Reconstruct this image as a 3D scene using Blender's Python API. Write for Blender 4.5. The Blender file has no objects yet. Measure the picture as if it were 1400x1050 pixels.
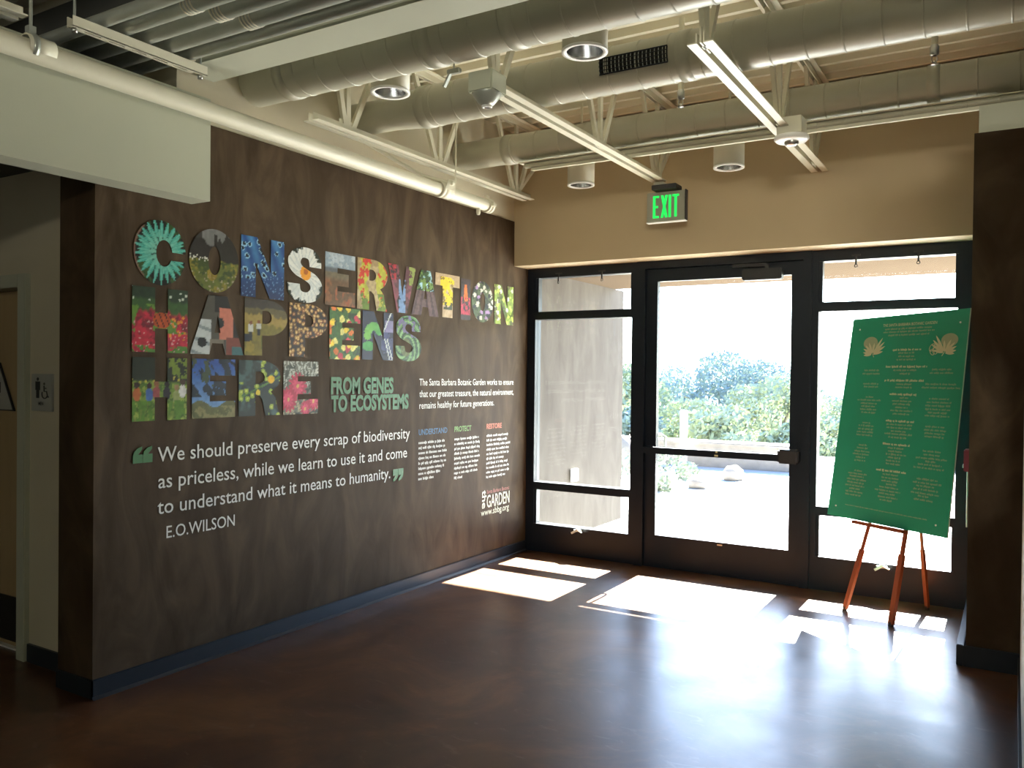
import bpy, bmesh, math, random
import numpy as np
from mathutils import Vector, Matrix

S = bpy.context.scene
COL = S.collection
R = math.radians

# ------------------------------------------------------------------ camera
FPX = 1133.8
YAW, PIT, ROL = -0.54482025, -0.01073434, 0.01088488
CZ = 1.55
cam_d = bpy.data.cameras.new('camera')
cam = bpy.data.objects.new('camera', cam_d)
COL.objects.link(cam)
cam_d.sensor_fit = 'HORIZONTAL'
cam_d.sensor_width = 36.0
cam_d.lens = FPX / 1400 * 36.0
cam_d.clip_start = 0.01
cam_d.clip_end = 2000
_f = Vector((math.sin(YAW) * math.cos(PIT), math.cos(YAW) * math.cos(PIT), math.sin(PIT)))
_r = Vector((math.cos(YAW), -math.sin(YAW), 0))
_u = _r.cross(_f)
_r2 = math.cos(ROL) * _r + math.sin(ROL) * _u
_u2 = -math.sin(ROL) * _r + math.cos(ROL) * _u
cam.matrix_world = Matrix(((_r2.x, _u2.x, -_f.x, 0), (_r2.y, _u2.y, -_f.y, 0), (_r2.z, _u2.z, -_f.z, CZ), (0, 0, 0, 1)))
S.camera = cam

# ------------------------------------------------------------------ view, sky, sun, added fill lamps behind the camera
S.view_settings.view_transform = 'Standard'
S.view_settings.look = 'None'
S.view_settings.gamma = 1
S.view_settings.use_curve_mapping = False
S.view_settings.exposure = 0.0
S.cycles.use_guiding = True
S.cycles.use_surface_guiding = True
S.cycles.guiding_training_samples = 32
SUN_EL = R(37.6)
w = bpy.data.worlds.new('sky_world')
S.world = w
w.use_nodes = True
nt = w.node_tree
bg = nt.nodes['Background']
sky = nt.nodes.new('ShaderNodeTexSky')
sky.sky_type = 'NISHITA'
sky.sun_disc = False
sky.sun_elevation = SUN_EL
sky.sun_rotation = 0.0
sky.air_density = 1.0
sky.dust_density = 1.0
tint = nt.nodes.new('ShaderNodeMix')
tint.data_type = 'RGBA'
tint.blend_type = 'MULTIPLY'
tint.inputs[0].default_value = 1.0
tint.inputs[7].default_value = (0.86, 0.98, 1.22, 1)
nt.links.new(sky.outputs['Color'], tint.inputs[6])
nt.links.new(tint.outputs[2], bg.inputs['Color'])
bg.inputs['Strength'].default_value = 1.35

sun_d = bpy.data.lights.new('sun', 'SUN')
sun_d.energy = 210.0
sun_d.angle = R(0.55)
sun_d.color = (1.0, 0.965, 0.90)
sun = bpy.data.objects.new('sun', sun_d)
COL.objects.link(sun)
sun.location = (-2, 20, 15)
sun.rotation_euler = (-(math.pi / 2 - SUN_EL), 0, 0)


def area(name, loc, target, sx, sy, power, color):
    d = bpy.data.lights.new(name, 'AREA')
    d.shape = 'RECTANGLE'
    d.size, d.size_y = sx, sy
    d.energy = power
    d.color = color
    o = bpy.data.objects.new(name, d)
    COL.objects.link(o)
    o.location = loc
    o.rotation_euler = (Vector(target) - Vector(loc)).to_track_quat('-Z', 'Y').to_euler()
    return o


# two added area lamps behind the camera, fill for the header, ceiling and soffit
area('rear_fill_lamp', (-1.2, -4.85, 1.9), (-1.2, 4, 1.9), 3.2, 1.9, 20.0, (0.93, 1.0, 0.94))
area('high_fill_lamp', (1.5, -4.85, 2.95), (-1.6, 6.0, 3.1), 2.6, 0.7, 340.0, (1.0, 0.96, 0.82))


# ------------------------------------------------------------------ materials
def mat(name, rgb, rough=0.6, metal=0.0, spec=0.5, var=None, scale=4.0, bump=0.0, bscale=60.0, emit=None, estr=0.0,
        stretch=(1, 1, 1), coat=0.0):
    m = bpy.data.materials.new(name)
    m.use_nodes = True
    t = m.node_tree
    b = t.nodes['Principled BSDF']
    b.inputs['Base Color'].default_value = (*rgb, 1)
    b.inputs['Roughness'].default_value = rough
    b.inputs['Metallic'].default_value = metal
    b.inputs['Specular IOR Level'].default_value = spec
    b.inputs['Coat Weight'].default_value = coat
    tc = None
    if var is not None or bump:
        tc = t.nodes.new('ShaderNodeTexCoord')
        mp = t.nodes.new('ShaderNodeMapping')
        mp.inputs['Scale'].default_value = stretch
        t.links.new(tc.outputs['Object'], mp.inputs['Vector'])
    if var is not None:
        n = t.nodes.new('ShaderNodeTexNoise')
        n.inputs['Scale'].default_value = scale
        n.inputs['Detail'].default_value = 6
        n.inputs['Roughness'].default_value = 0.6
        n.inputs['Distortion'].default_value = 0.6
        cr = t.nodes.new('ShaderNodeValToRGB')
        cr.color_ramp.elements[0].position = 0.32
        cr.color_ramp.elements[0].color = (*var, 1)
        cr.color_ramp.elements[1].position = 0.68
        cr.color_ramp.elements[1].color = (*rgb, 1)
        t.links.new(mp.outputs['Vector'], n.inputs['Vector'])
        t.links.new(n.outputs['Fac'], cr.inputs['Fac'])
        t.links.new(cr.outputs['Color'], b.inputs['Base Color'])
    if bump:
        n2 = t.nodes.new('ShaderNodeTexNoise')
        n2.inputs['Scale'].default_value = bscale
        n2.inputs['Detail'].default_value = 4
        bp = t.nodes.new('ShaderNodeBump')
        bp.inputs['Strength'].default_value = bump
        bp.inputs['Distance'].default_value = 0.01
        t.links.new(mp.outputs['Vector'], n2.inputs['Vector'])
        t.links.new(n2.outputs['Fac'], bp.inputs['Height'])
        t.links.new(bp.outputs['Normal'], b.inputs['Normal'])
    if emit:
        b.inputs['Emission Color'].default_value = (*emit, 1)
        b.inputs['Emission Strength'].default_value = estr
    return m


def glass_mat():
    m = bpy.data.materials.new('window_glass')
    m.use_nodes = True
    t = m.node_tree
    t.nodes.remove(t.nodes['Principled BSDF'])
    out = t.nodes['Material Output']
    tr = t.nodes.new('ShaderNodeBsdfTransparent')
    tr.inputs['Color'].default_value = (0.93, 0.96, 0.95, 1)
    gl = t.nodes.new('ShaderNodeBsdfGlossy')
    gl.inputs['Roughness'].default_value = 0.02
    fr = t.nodes.new('ShaderNodeFresnel')
    fr.inputs['IOR'].default_value = 1.45
    mx = t.nodes.new('ShaderNodeMixShader')
    ml = t.nodes.new('ShaderNodeMath')
    ml.operation = 'MULTIPLY'
    ml.inputs[1].default_value = 0.3
    t.links.new(fr.outputs['Fac'], ml.inputs[0])
    t.links.new(ml.outputs['Value'], mx.inputs['Fac'])
    t.links.new(tr.outputs['BSDF'], mx.inputs[1])
    t.links.new(gl.outputs['BSDF'], mx.inputs[2])
    t.links.new(mx.outputs['Shader'], out.inputs['Surface'])
    return m


def plaster_mat():
    """trowelled earth plaster: vertical smears and broad cloudy patches"""
    m = bpy.data.materials.new('brown_plaster')
    m.use_nodes = True
    t = m.node_tree
    b = t.nodes['Principled BSDF']
    tc = t.nodes.new('ShaderNodeTexCoord')
    mp = t.nodes.new('ShaderNodeMapping')
    mp.inputs['Scale'].default_value = (1, 1.5, 0.55)
    t.links.new(tc.outputs['Object'], mp.inputs['Vector'])
    n = t.nodes.new('ShaderNodeTexNoise')
    n.inputs['Scale'].default_value = 3.2
    n.inputs['Detail'].default_value = 7
    n.inputs['Roughness'].default_value = 0.55
    n.inputs['Distortion'].default_value = 1.2
    t.links.new(mp.outputs['Vector'], n.inputs['Vector'])
    cr = t.nodes.new('ShaderNodeValToRGB')
    e = cr.color_ramp.elements
    e[0].position = 0.30
    e[0].color = (0.046, 0.028, 0.015, 1)
    e[1].position = 0.72
    e[1].color = (0.104, 0.070, 0.043, 1)
    x = cr.color_ramp.elements.new(0.5)
    x.color = (0.069, 0.045, 0.026, 1)
    t.links.new(n.outputs['Fac'], cr.inputs['Fac'])
    t.links.new(cr.outputs['Color'], b.inputs['Base Color'])
    b.inputs['Roughness'].default_value = 0.6
    b.inputs['Specular IOR Level'].default_value = 0.10
    bp = t.nodes.new('ShaderNodeBump')
    bp.inputs['Strength'].default_value = 0.12
    bp.inputs['Distance'].default_value = 0.02
    t.links.new(n.outputs['Fac'], bp.inputs['Height'])
    t.links.new(bp.outputs['Normal'], b.inputs['Normal'])
    return m


def floor_mat():
    """acid-stained, polished concrete: brown clouds, fine speckle and a few pale worn wisps"""
    m = bpy.data.materials.new('stained_concrete')
    m.use_nodes = True
    t = m.node_tree
    b = t.nodes['Principled BSDF']
    tc = t.nodes.new('ShaderNodeTexCoord')

    def noise(scale, detail, rough, dist, stretch=(1, 1, 1), rot=0.0):
        mp = t.nodes.new('ShaderNodeMapping')
        mp.inputs['Scale'].default_value = stretch
        mp.inputs['Rotation'].default_value = (0, 0, rot)
        t.links.new(tc.outputs['Object'], mp.inputs['Vector'])
        n = t.nodes.new('ShaderNodeTexNoise')
        n.inputs['Scale'].default_value = scale
        n.inputs['Detail'].default_value = detail
        n.inputs['Roughness'].default_value = rough
        n.inputs['Distortion'].default_value = dist
        t.links.new(mp.outputs['Vector'], n.inputs['Vector'])
        return n
    n = noise(1.4, 10, 0.66, 0.7)
    cr = t.nodes.new('ShaderNodeValToRGB')
    e = cr.color_ramp.elements
    e[0].position = 0.30
    e[0].color = (0.034, 0.014, 0.007, 1)
    e[1].position = 0.72
    e[1].color = (0.205, 0.092, 0.034, 1)
    x = e.new(0.5)
    x.color = (0.088, 0.036, 0.015, 1)
    t.links.new(n.outputs['Fac'], cr.inputs['Fac'])
    wsp = noise(5.0, 8, 0.62, 1.6, (1.0, 2.4, 1.0), 0.5)
    wr = t.nodes.new('ShaderNodeMapRange')
    wr.inputs['From Min'].default_value = 0.60
    wr.inputs['From Max'].default_value = 0.80
    wr.inputs['To Max'].default_value = 0.65
    t.links.new(wsp.outputs['Fac'], wr.inputs['Value'])
    mx = t.nodes.new('ShaderNodeMix')
    mx.data_type = 'RGBA'
    mx.inputs[7].default_value = (0.20, 0.15, 0.11, 1)
    t.links.new(wr.outputs['Result'], mx.inputs[0])
    t.links.new(cr.outputs['Color'], mx.inputs[6])
    t.links.new(mx.outputs[2], b.inputs['Base Color'])
    n2 = noise(3.0, 5, 0.5, 0.3)
    mr = t.nodes.new('ShaderNodeMapRange')
    mr.inputs['From Min'].default_value = 0.3
    mr.inputs['From Max'].default_value = 0.7
    mr.inputs['To Min'].default_value = 0.28
    mr.inputs['To Max'].default_value = 0.37
    t.links.new(n2.outputs['Fac'], mr.inputs['Value'])
    t.links.new(mr.outputs['Result'], b.inputs['Roughness'])
    b.inputs['Specular IOR Level'].default_value = 0.8
    return m


def attr_mat(name, rough=0.45):
    m = bpy.data.materials.new(name)
    m.use_nodes = True
    t = m.node_tree
    b = t.nodes['Principled BSDF']
    a = t.nodes.new('ShaderNodeAttribute')
    a.attribute_name = 'picture'
    t.links.new(a.outputs['Color'], b.inputs['Base Color'])
    b.inputs['Roughness'].default_value = rough
    b.inputs['Specular IOR Level'].default_value = 0.3
    return m


M = dict(
    plaster=plaster_mat(),
    floor=floor_mat(),
    glass=glass_mat(),
    picture=attr_mat('photo_print'),
    cream=mat('cream_paint', (0.60, 0.54, 0.40), 0.6, var=(0.57, 0.51, 0.37), scale=1.5, bump=0.04, bscale=90),
    tan=mat('tan_paint', (0.55, 0.435, 0.27), 0.62, var=(0.52, 0.41, 0.255), scale=1.5, bump=0.04, bscale=90),
    soffit=mat('pale_paint', (0.49, 0.50, 0.39), 0.6, var=(0.465, 0.475, 0.37), scale=1.5, bump=0.03, bscale=90),
    steel=mat('cream_painted_steel', (0.72, 0.685, 0.54), 0.42, var=(0.69, 0.655, 0.515), scale=6),
    duct=mat('painted_duct_metal', (0.49, 0.475, 0.375), 0.36, var=(0.465, 0.45, 0.35), scale=3, spec=0.6),
    conduit=mat('galvanised_conduit', (0.44, 0.46, 0.41), 0.32, metal=0.35, var=(0.38, 0.40, 0.35), scale=8),
    deck=mat('painted_roof_deck', (0.80, 0.76, 0.60), 0.5, var=(0.77, 0.73, 0.57), scale=4),
    dark_gap=mat('black_gap', (0.015, 0.015, 0.014), 0.8),
    frame=mat('dark_bronze_aluminium', (0.005, 0.0095, 0.018), 0.4, var=(0.004, 0.008, 0.015), scale=10, spec=0.35),
    black=mat('black_plastic', (0.02, 0.02, 0.022), 0.45),
    base=mat('blue_black_rubber', (0.018, 0.023, 0.031), 0.4, spec=0.4),
    kick=mat('dark_kickplate', (0.022, 0.020, 0.018), 0.35),
    door_tan=mat('tan_laminate_door', (0.42, 0.30, 0.16), 0.5, var=(0.38, 0.27, 0.14), scale=3, stretch=(6, 6, 0.6)),
    white=mat('white_enamel', (0.80, 0.80, 0.76), 0.4),
    silver=mat('spun_aluminium', (0.62, 0.62, 0.62), 0.22, metal=1.0),
    bright_ring=mat('white_trim_ring', (0.88, 0.87, 0.82), 0.3),
    chrome=mat('brushed_steel', (0.55, 0.55, 0.53), 0.3, metal=1.0),
    sign_grey=mat('grey_sign_plate', (0.40, 0.40, 0.36), 0.4, var=(0.38, 0.38, 0.34), scale=9),
    exit_face=mat('olive_grey_exit_face', (0.33, 0.32, 0.25), 0.35),
    exit_green=mat('lit_green_letters', (0.02, 0.5, 0.08), 0.5, emit=(0.0, 1.0, 0.12), estr=0.9),
    text_white=mat('pale_vinyl_lettering', (0.74, 0.73, 0.68), 0.5),
    text_green=mat('green_vinyl_lettering', (0.023, 0.14, 0.03), 0.5),
    text_quote=mat('deep_green_vinyl', (0.022, 0.145, 0.03), 0.5),
    text_blue=mat('blue_vinyl', (0.030, 0.115, 0.24), 0.5),
    text_lime=mat('lime_vinyl', (0.15, 0.31, 0.06), 0.5),
    text_orange=mat('orange_vinyl', (0.62, 0.13, 0.05), 0.5),
    text_red=mat('dull_red_vinyl', (0.42, 0.12, 0.09), 0.5),
    text_cream=mat('cream_vinyl', (0.70, 0.72, 0.55), 0.5),
    board=mat('green_banner_board', (0.010, 0.31, 0.175), 0.42, var=(0.009, 0.29, 0.165), scale=2),
    board_edge=mat('pale_board_edge', (0.45, 0.55, 0.42), 0.5),
    gold=mat('tan_gold_print', (0.58, 0.58, 0.36), 0.5),
    gold_dim=mat('dull_gold_print', (0.33, 0.40, 0.24), 0.5),
    wood=mat('red_brown_stained_wood', (0.26, 0.060, 0.016), 0.38, var=(0.17, 0.036, 0.010), scale=5, stretch=(8, 8, 1)),
    red=mat('red_enamel', (0.30, 0.012, 0.04), 0.4),
    concrete=mat('pale_terrace_concrete', (0.44, 0.43, 0.41), 0.8, var=(0.38, 0.37, 0.35), scale=1.2),
    ext_plaster=mat('daylit_plaster', (0.086, 0.074, 0.064), 0.7, var=(0.058, 0.0485, 0.041), scale=3.0, stretch=(1, 1.7, 0.6), spec=0.08),
    ext_soffit=mat('exterior_soffit', (0.078, 0.058, 0.042), 0.9, var=(0.073, 0.054, 0.039), scale=2, spec=0.0),
    stone=mat('garden_wall_stone', (0.26, 0.225, 0.19), 0.85, var=(0.19, 0.165, 0.14), scale=4),
    leaf_a=mat('hazy_olive_leaves', (0.18, 0.215, 0.155), 0.6, var=(0.13, 0.17, 0.13), scale=2),  # all three leaf tones: haze and glare put into the colour as paleness
    leaf_b=mat('hazy_blue_leaves', (0.135, 0.18, 0.185), 0.6, var=(0.105, 0.15, 0.16), scale=2),
    leaf_c=mat('hazy_yellow_leaves', (0.235, 0.265, 0.185), 0.6, var=(0.175, 0.21, 0.155), scale=2),
    bark=mat('grey_bark', (0.11, 0.10, 0.09), 0.85),
    hill=mat('hazy_hillside', (0.21, 0.27, 0.27), 0.9, var=(0.17, 0.235, 0.235), scale=0.08),  # bluish distance haze put into the hill colour
    slope=mat('dry_grass_slope', (0.33, 0.31, 0.18), 0.9, var=(0.22, 0.23, 0.12), scale=0.4),
    post_white=mat('white_post_paint', (0.75, 0.72, 0.68), 0.6),
    right_wall=mat('grey_white_paint', (0.55, 0.56, 0.52), 0.55, var=(0.53, 0.54, 0.50), scale=2),
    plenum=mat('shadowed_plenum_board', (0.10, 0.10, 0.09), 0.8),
)


# ------------------------------------------------------------------ mesh helpers
class MB:
    """collects shapes in world coordinates; build() links them as one mesh object"""

    def __init__(self):
        self.v, self.f, self.sm = [], [], []

    def add(self, vs, fs, smooth=False):
        o = len(self.v)
        self.v += [tuple(p) for p in vs]
        self.f += [tuple(i + o for i in f) for f in fs]
        self.sm += [smooth] * len(fs)
        return self

    def box(self, x0, x1, y0, y1, z0, z1):
        vs = [(x, y, z) for z in (z0, z1) for y in (y0, y1) for x in (x0, x1)]
        return self.add(vs, [(0, 2, 3, 1), (4, 5, 7, 6), (0, 1, 5, 4), (2, 6, 7, 3), (0, 4, 6, 2), (1, 3, 7, 5)])

    def bbox(self, x0, x1, y0, y1, z0, z1, b=0.004):
        """box with bevelled edges"""
        bm = bmesh.new()
        bmesh.ops.create_cube(bm, size=1)
        for p in bm.verts:
            p.co = ((x0 + x1) / 2 + p.co.x * (x1 - x0), (y0 + y1) / 2 + p.co.y * (y1 - y0), (z0 + z1) / 2 + p.co.z * (z1 - z0))
        bmesh.ops.bevel(bm, geom=bm.edges[:], offset=b, segments=2, affect='EDGES', clamp_overlap=True)
        bm.verts.index_update()
        self.add([p.co[:] for p in bm.verts], [[q.index for q in f.verts] for f in bm.faces])
        bm.free()
        return self

    def tube(self, pts, rad, seg=12, caps=True, smooth=True):
        """swept round tube; rad is one radius or one per point"""
        pts = [Vector(p) for p in pts]
        n = len(pts)
        rr = rad if isinstance(rad, (list, tuple)) else [rad] * n
        rings = []
        prev = None
        for i, p in enumerate(pts):
            d = (pts[min(i + 1, n - 1)] - pts[max(i - 1, 0)])
            if d.length < 1e-9:
                d = Vector((0, 0, 1))
            d.normalize()
            if prev is None:
                a = Vector((0, 0, 1)) if abs(d.z) < 0.9 else Vector((1, 0, 0))
            else:
                a = prev
            s = d.cross(a).normalized()
            a = s.cross(d).normalized()
            prev = a
            rings.append([p + (s * math.cos(2 * math.pi * k / seg) + a * math.sin(2 * math.pi * k / seg)) * rr[i] for k in range(seg)])
        vs = [q for r_ in rings for q in r_]
        fs = []
        for i in range(n - 1):
            for k in range(seg):
                k2 = (k + 1) % seg
                fs.append((i * seg + k, i * seg + k2, (i + 1) * seg + k2, (i + 1) * seg + k))
        self.add(vs, fs, smooth)
        if caps:
            self.add(rings[0], [tuple(range(seg))[::-1]])
            self.add(rings[-1], [tuple(range(seg))])
        return self

    def lathe(self, c, prof, seg=24, axis='z', smooth=True):
        """prof: list of (radius, height) revolved about a vertical axis through c"""
        vs, fs = [], []
        for (r_, h) in prof:
            for k in range(seg):
                a = 2 * math.pi * k / seg
                if axis == 'z':
                    vs.append((c[0] + r_ * math.cos(a), c[1] + r_ * math.sin(a), c[2] + h))
                elif axis == 'x':
                    vs.append((c[0] + h, c[1] + r_ * math.cos(a), c[2] + r_ * math.sin(a)))
                else:
                    vs.append((c[0] + r_ * math.cos(a), c[1] + h, c[2] + r_ * math.sin(a)))
        for i in range(len(prof) - 1):
            for k in range(seg):
                k2 = (k + 1) % seg
                fs.append((i * seg + k, i * seg + k2, (i + 1) * seg + k2, (i + 1) * seg + k))
        return self.add(vs, fs, smooth)

    def bar(self, p0, p1, wx, wy, side=None):
        """rectangular bar from p0 to p1"""
        p0, p1 = Vector(p0), Vector(p1)
        d = (p1 - p0).normalized()
        s = Vector(side).normalized() if side else (Vector((1, 0, 0)) if abs(d.x) < 0.9 else Vector((0, 1, 0)))
        t = d.cross(s).normalized()
        s = t.cross(d).normalized()
        vs = []
        for p in (p0, p1):
            for (a, b) in ((-1, -1), (1, -1), (1, 1), (-1, 1)):
                vs.append(p + s * a * wx / 2 + t * b * wy / 2)
        return self.add(vs, [(0, 3, 2, 1), (4, 5, 6, 7), (0, 1, 5, 4), (1, 2, 6, 5), (2, 3, 7, 6), (3, 0, 4, 7)])

    def poly(self, pts, thick_vec):
        """flat polygon with a thickness"""
        n = len(pts)
        t = Vector(thick_vec)
        vs = [Vector(p) for p in pts] + [Vector(p) + t for p in pts]
        fs = [tuple(range(n)), tuple(range(n, 2 * n))[::-1]]
        for i in range(n):
            j = (i + 1) % n
            fs.append((i, i + n, j + n, j))
        return self.add(vs, fs)

    def build(self, name, material, parent=None):
        off = Vector((0, 0, 0))
        p = parent
        while p is not None:
            off += p.location
            p = p.parent
        me = bpy.data.meshes.new(name)
        me.from_pydata([(x - off.x, y - off.y, z - off.z) for x, y, z in self.v], [], self.f)
        me.polygons.foreach_set('use_smooth', self.sm)
        me.materials.append(material)
        bm = bmesh.new()
        bm.from_mesh(me)
        bmesh.ops.recalc_face_normals(bm, faces=bm.faces[:])
        bm.to_mesh(me)
        bm.free()
        me.update()
        o = bpy.data.objects.new(name, me)
        COL.objects.link(o)
        if parent is not None:
            o.parent = parent
        return o


def tag(o, label=None, cat=None, group=None, kind=None):
    if label:
        o['label'] = label
    if cat:
        o['category'] = cat
    if group:
        o['group'] = group
    if kind:
        o['kind'] = kind
    return o


def empty(name, loc, label, cat, group=None, kind=None):
    o = bpy.data.objects.new(name, None)
    o.empty_display_size = 0.1
    COL.objects.link(o)
    o.location = loc
    return tag(o, label, cat, group, kind)


def struct(name, mb, material, label=None, cat=None):
    o = mb.build(name, material)
    return tag(o, label, cat, None, 'structure')


# ------------------------------------------------------------------ the setting
WX = -3.70          # face of the brown plaster wall
YF = 6.40           # plane of the glazed storefront
HB = 2.487          # underside of the header
TOP = 3.62          # underside of the roof deck
struct('floor', MB().box(-8, 3.0, -5.0, 6.46, -0.12, 0.0), M['floor'], 'glossy brown stained concrete floor', 'floor')
struct('wall_left', MB().box(WX - 0.285, WX, 2.315, 8.43, 0.0, 2.487).box(WX - 0.285, WX, 2.315, 6.12, 2.487, 2.87),
       M['plaster'], 'brown trowelled plaster wall carrying the photo-filled words', 'wall')
struct('wall_left_upper', MB().box(WX - 0.285, WX - 0.01, 2.76, 6.12, 2.87, TOP), M['cream'],
       'cream strip of wall above the brown plaster, behind the sprinkler main', 'wall')
struct('wall_back', MB().box(WX, 3.0, 6.12, 6.46, HB, TOP).box(WX - 0.285, WX, 6.12, 6.46, HB, TOP), M['tan'],
       'tan header wall above the glazed entrance', 'wall')
struct('wall_back_right', MB().box(-0.24, 3.0, 6.36, 6.46, 0, HB), M['plaster'], 'brown wall closing the entrance at the right', 'wall')
stub = MB().add([(-0.205, 5.11, 0), (0.05, 5.11, 0), (0.05, 6.36, 0), (-0.238, 6.36, 0),
                 (-0.205, 5.11, 2.877), (0.05, 5.11, 2.877), (0.05, 6.36, 2.877), (-0.238, 6.36, 2.877)],
                [(0, 3, 2, 1), (4, 5, 6, 7), (0, 1, 5, 4), (1, 2, 6, 5), (2, 3, 7, 6), (3, 0, 4, 7)])
struct('wall_stub', stub, M['plaster'], 'dark brown end of the partition right of the green board', 'wall')
struct('trim_1', MB().box(-0.185, 0.6, 5.14, 6.12, 2.877, 3.03), M['soffit'], 'cream box above the dark brown partition end', 'trim')
# right-hand wall beside the camera, with a wide opening in it
XR = 0.045
struct('wall_right', MB().box(XR, 0.25, 2.6, 5.11, 0, 0.95).box(XR, 0.25, 2.6, 5.11, 1.85, 2.88).box(XR, 0.25, 4.7, 5.11, 0.95, 1.85)
       .box(XR, 0.25, 2.6, 2.75, 0.95, 1.85).box(XR, 0.25, -5.0, -1.2, 0, 2.88), M['right_wall'], 'grey white wall along the right edge with a dark opening', 'wall')  # last box: unseen rear stretch added to keep fill light off the corridor
struct('wall_far_right', MB().box(2.9, 3.0, -5, 6.36, 0, TOP), M['plenum'])
struct('wall_rear', MB().box(-8, 3.0, -5.1, -5.0, 0, TOP), M['cream'])
struct('wall_far_left', MB().box(-8.1, -8.0, -5, 2.6, 0, TOP), M['cream'])
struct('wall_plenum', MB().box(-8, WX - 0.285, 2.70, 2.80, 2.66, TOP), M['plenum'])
# lowered header over the corridor opening
struct('wall_soffit', MB().box(WX, -3.555, -5, 2.848, 2.427, 2.95), M['soffit'], 'pale boxed soffit above the corridor opening', 'soffit')
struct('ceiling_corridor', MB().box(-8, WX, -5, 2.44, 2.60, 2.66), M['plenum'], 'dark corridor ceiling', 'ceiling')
# corridor wall with the restroom doorway
struct('wall_corridor', MB().box(-8, -5.53, 2.44, 2.56, 0, 2.6).box(-4.53, WX - 0.285, 2.44, 2.56, 0, 2.6)
       .box(-5.53, -4.53, 2.44, 2.56, 2.0, 2.6), M['cream'], 'cream corridor wall at the restroom door', 'wall')
struct('baseboard_corridor', MB().box(-4.465, WX - 0.285, 2.425, 2.44, 0, 0.095), M['base'], 'dark rubber base of the corridor wall', 'baseboard')
b = MB().bbox(WX, WX + 0.012, 2.303, 6.35, 0, 0.09).bbox(WX - 0.285, WX + 0.012, 2.303, 2.315, 0, 0.09)
b.add([(WX + 0.012, 2.303, 0.012), (WX + 0.012, 6.35, 0.012), (WX + 0.03, 6.35, 0.0), (WX + 0.03, 2.303, 0.0)], [(0, 1, 2, 3)])
struct('baseboard_left', b, M['base'], 'blue black rubber base along the brown wall', 'baseboard')
struct('baseboard_right', MB().bbox(-0.217, XR, 5.098, 5.11, 0, 0.115).bbox(-0.25, -0.215, 5.10, 6.33, 0, 0.115), M['base'],
       'blue black rubber base of the partition end', 'baseboard')
struct('baseboard_far', MB().bbox(XR - 0.01, XR, 2.6, 5.09, 0, 0.1), M['base'], 'rubber base of the right edge wall', 'baseboard')
# corrugated roof deck: flutes run across the hall
b = MB()
prof = []
y = -5.0
while y < 6.12:
    prof += [(y, TOP + 0.045), (y + 0.088, TOP + 0.045), (y + 0.103, TOP), (y + 0.137, TOP)]
    y += 0.152
prof.append((6.2, TOP + 0.045))
vs = []
for (yy, zz) in prof:
    vs += [(-8, yy, zz), (3.0, yy, zz)]
b.add(vs, [(2 * i, 2 * i + 1, 2 * i + 3, 2 * i + 2) for i in range(len(prof) - 1)])
b.box(-8, 3.0, -5, 6.3, TOP + 0.06, TOP + 0.25)
struct('ceiling', b, M['deck'], 'cream corrugated steel roof deck above the joists', 'ceiling')

# ---- glazed storefront: two sidelights and a door
Y0, Y1 = 6.36, 6.46


def sidelight(name, xa, xb, label, hooks, latch):
    """xa..xb are the outer faces of the sidelight frame"""
    s = -1 if name == 'window_1' else 1
    g0, g1 = (-3.62, -2.706) if s < 0 else (-1.235, -0.335)
    p0, p1 = g0 + 0.022, g1 - 0.018
    fr = MB()
    fr.box(xa, g0, Y0, Y1, 0, HB).box(g1, xb, Y0, Y1, 0, HB)
    fr.box(g0, g1, Y0, Y1, 0, 0.245).box(g0, g1, Y0, Y1, 0.547, 0.612).box(g0, g1, Y0, Y1, 2.041, 2.108).box(g0, g1, Y0, Y1, 2.405, HB)
    o = fr.build(name, M['frame'])
    tag(o, label, 'window', None, 'structure')
    sash = MB()
    for (z0, z1) in ((0.245, 0.547), (2.108, 2.405)):
        sash.box(g0, p0, 6.375, 6.435, z0, z1).box(p1, g1, 6.375, 6.435, z0, z1)
    sash.build('sash', M['frame'], o)
    for (z0, z1) in ((0.245, 0.547), (0.612, 2.041), (2.108, 2.405)):
        MB().box(g0, g1, 6.406, 6.412, z0, z1).build('pane', M['glass'], o)
    for hx in hooks:
        h = MB().bar((hx, 6.352, 2.43), (hx, 6.352, 2.368), 0.012, 0.008)
        h.tube([(hx + 0.010 * math.cos(a), 6.352, 2.358 + 0.010 * math.sin(a)) for a in np.linspace(0, 2 * math.pi, 13)], 0.003, 6)
        h.bar((hx - 0.03, 6.352, 2.436), (hx + 0.03, 6.352, 2.436), 0.016, 0.01)
        h.build('latch_hook', M['black'], o)
    h = MB().bbox(latch - 0.035, latch + 0.035, 6.335, 6.36, 0.222, 0.236, 0.003)
    h.bar((latch, 6.33, 0.232), (latch - 0.045, 6.315, 0.205), 0.016, 0.008).bar((latch, 6.33, 0.236), (latch + 0.05, 6.32, 0.218), 0.014, 0.008)
    h.lathe((latch, 6.34, 0.23), [(0, -0.012), (0.016, -0.01), (0.016, 0.012), (0, 0.016)], 12)
    h.build('latch_handle', M['white'], o)
    return o


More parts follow.
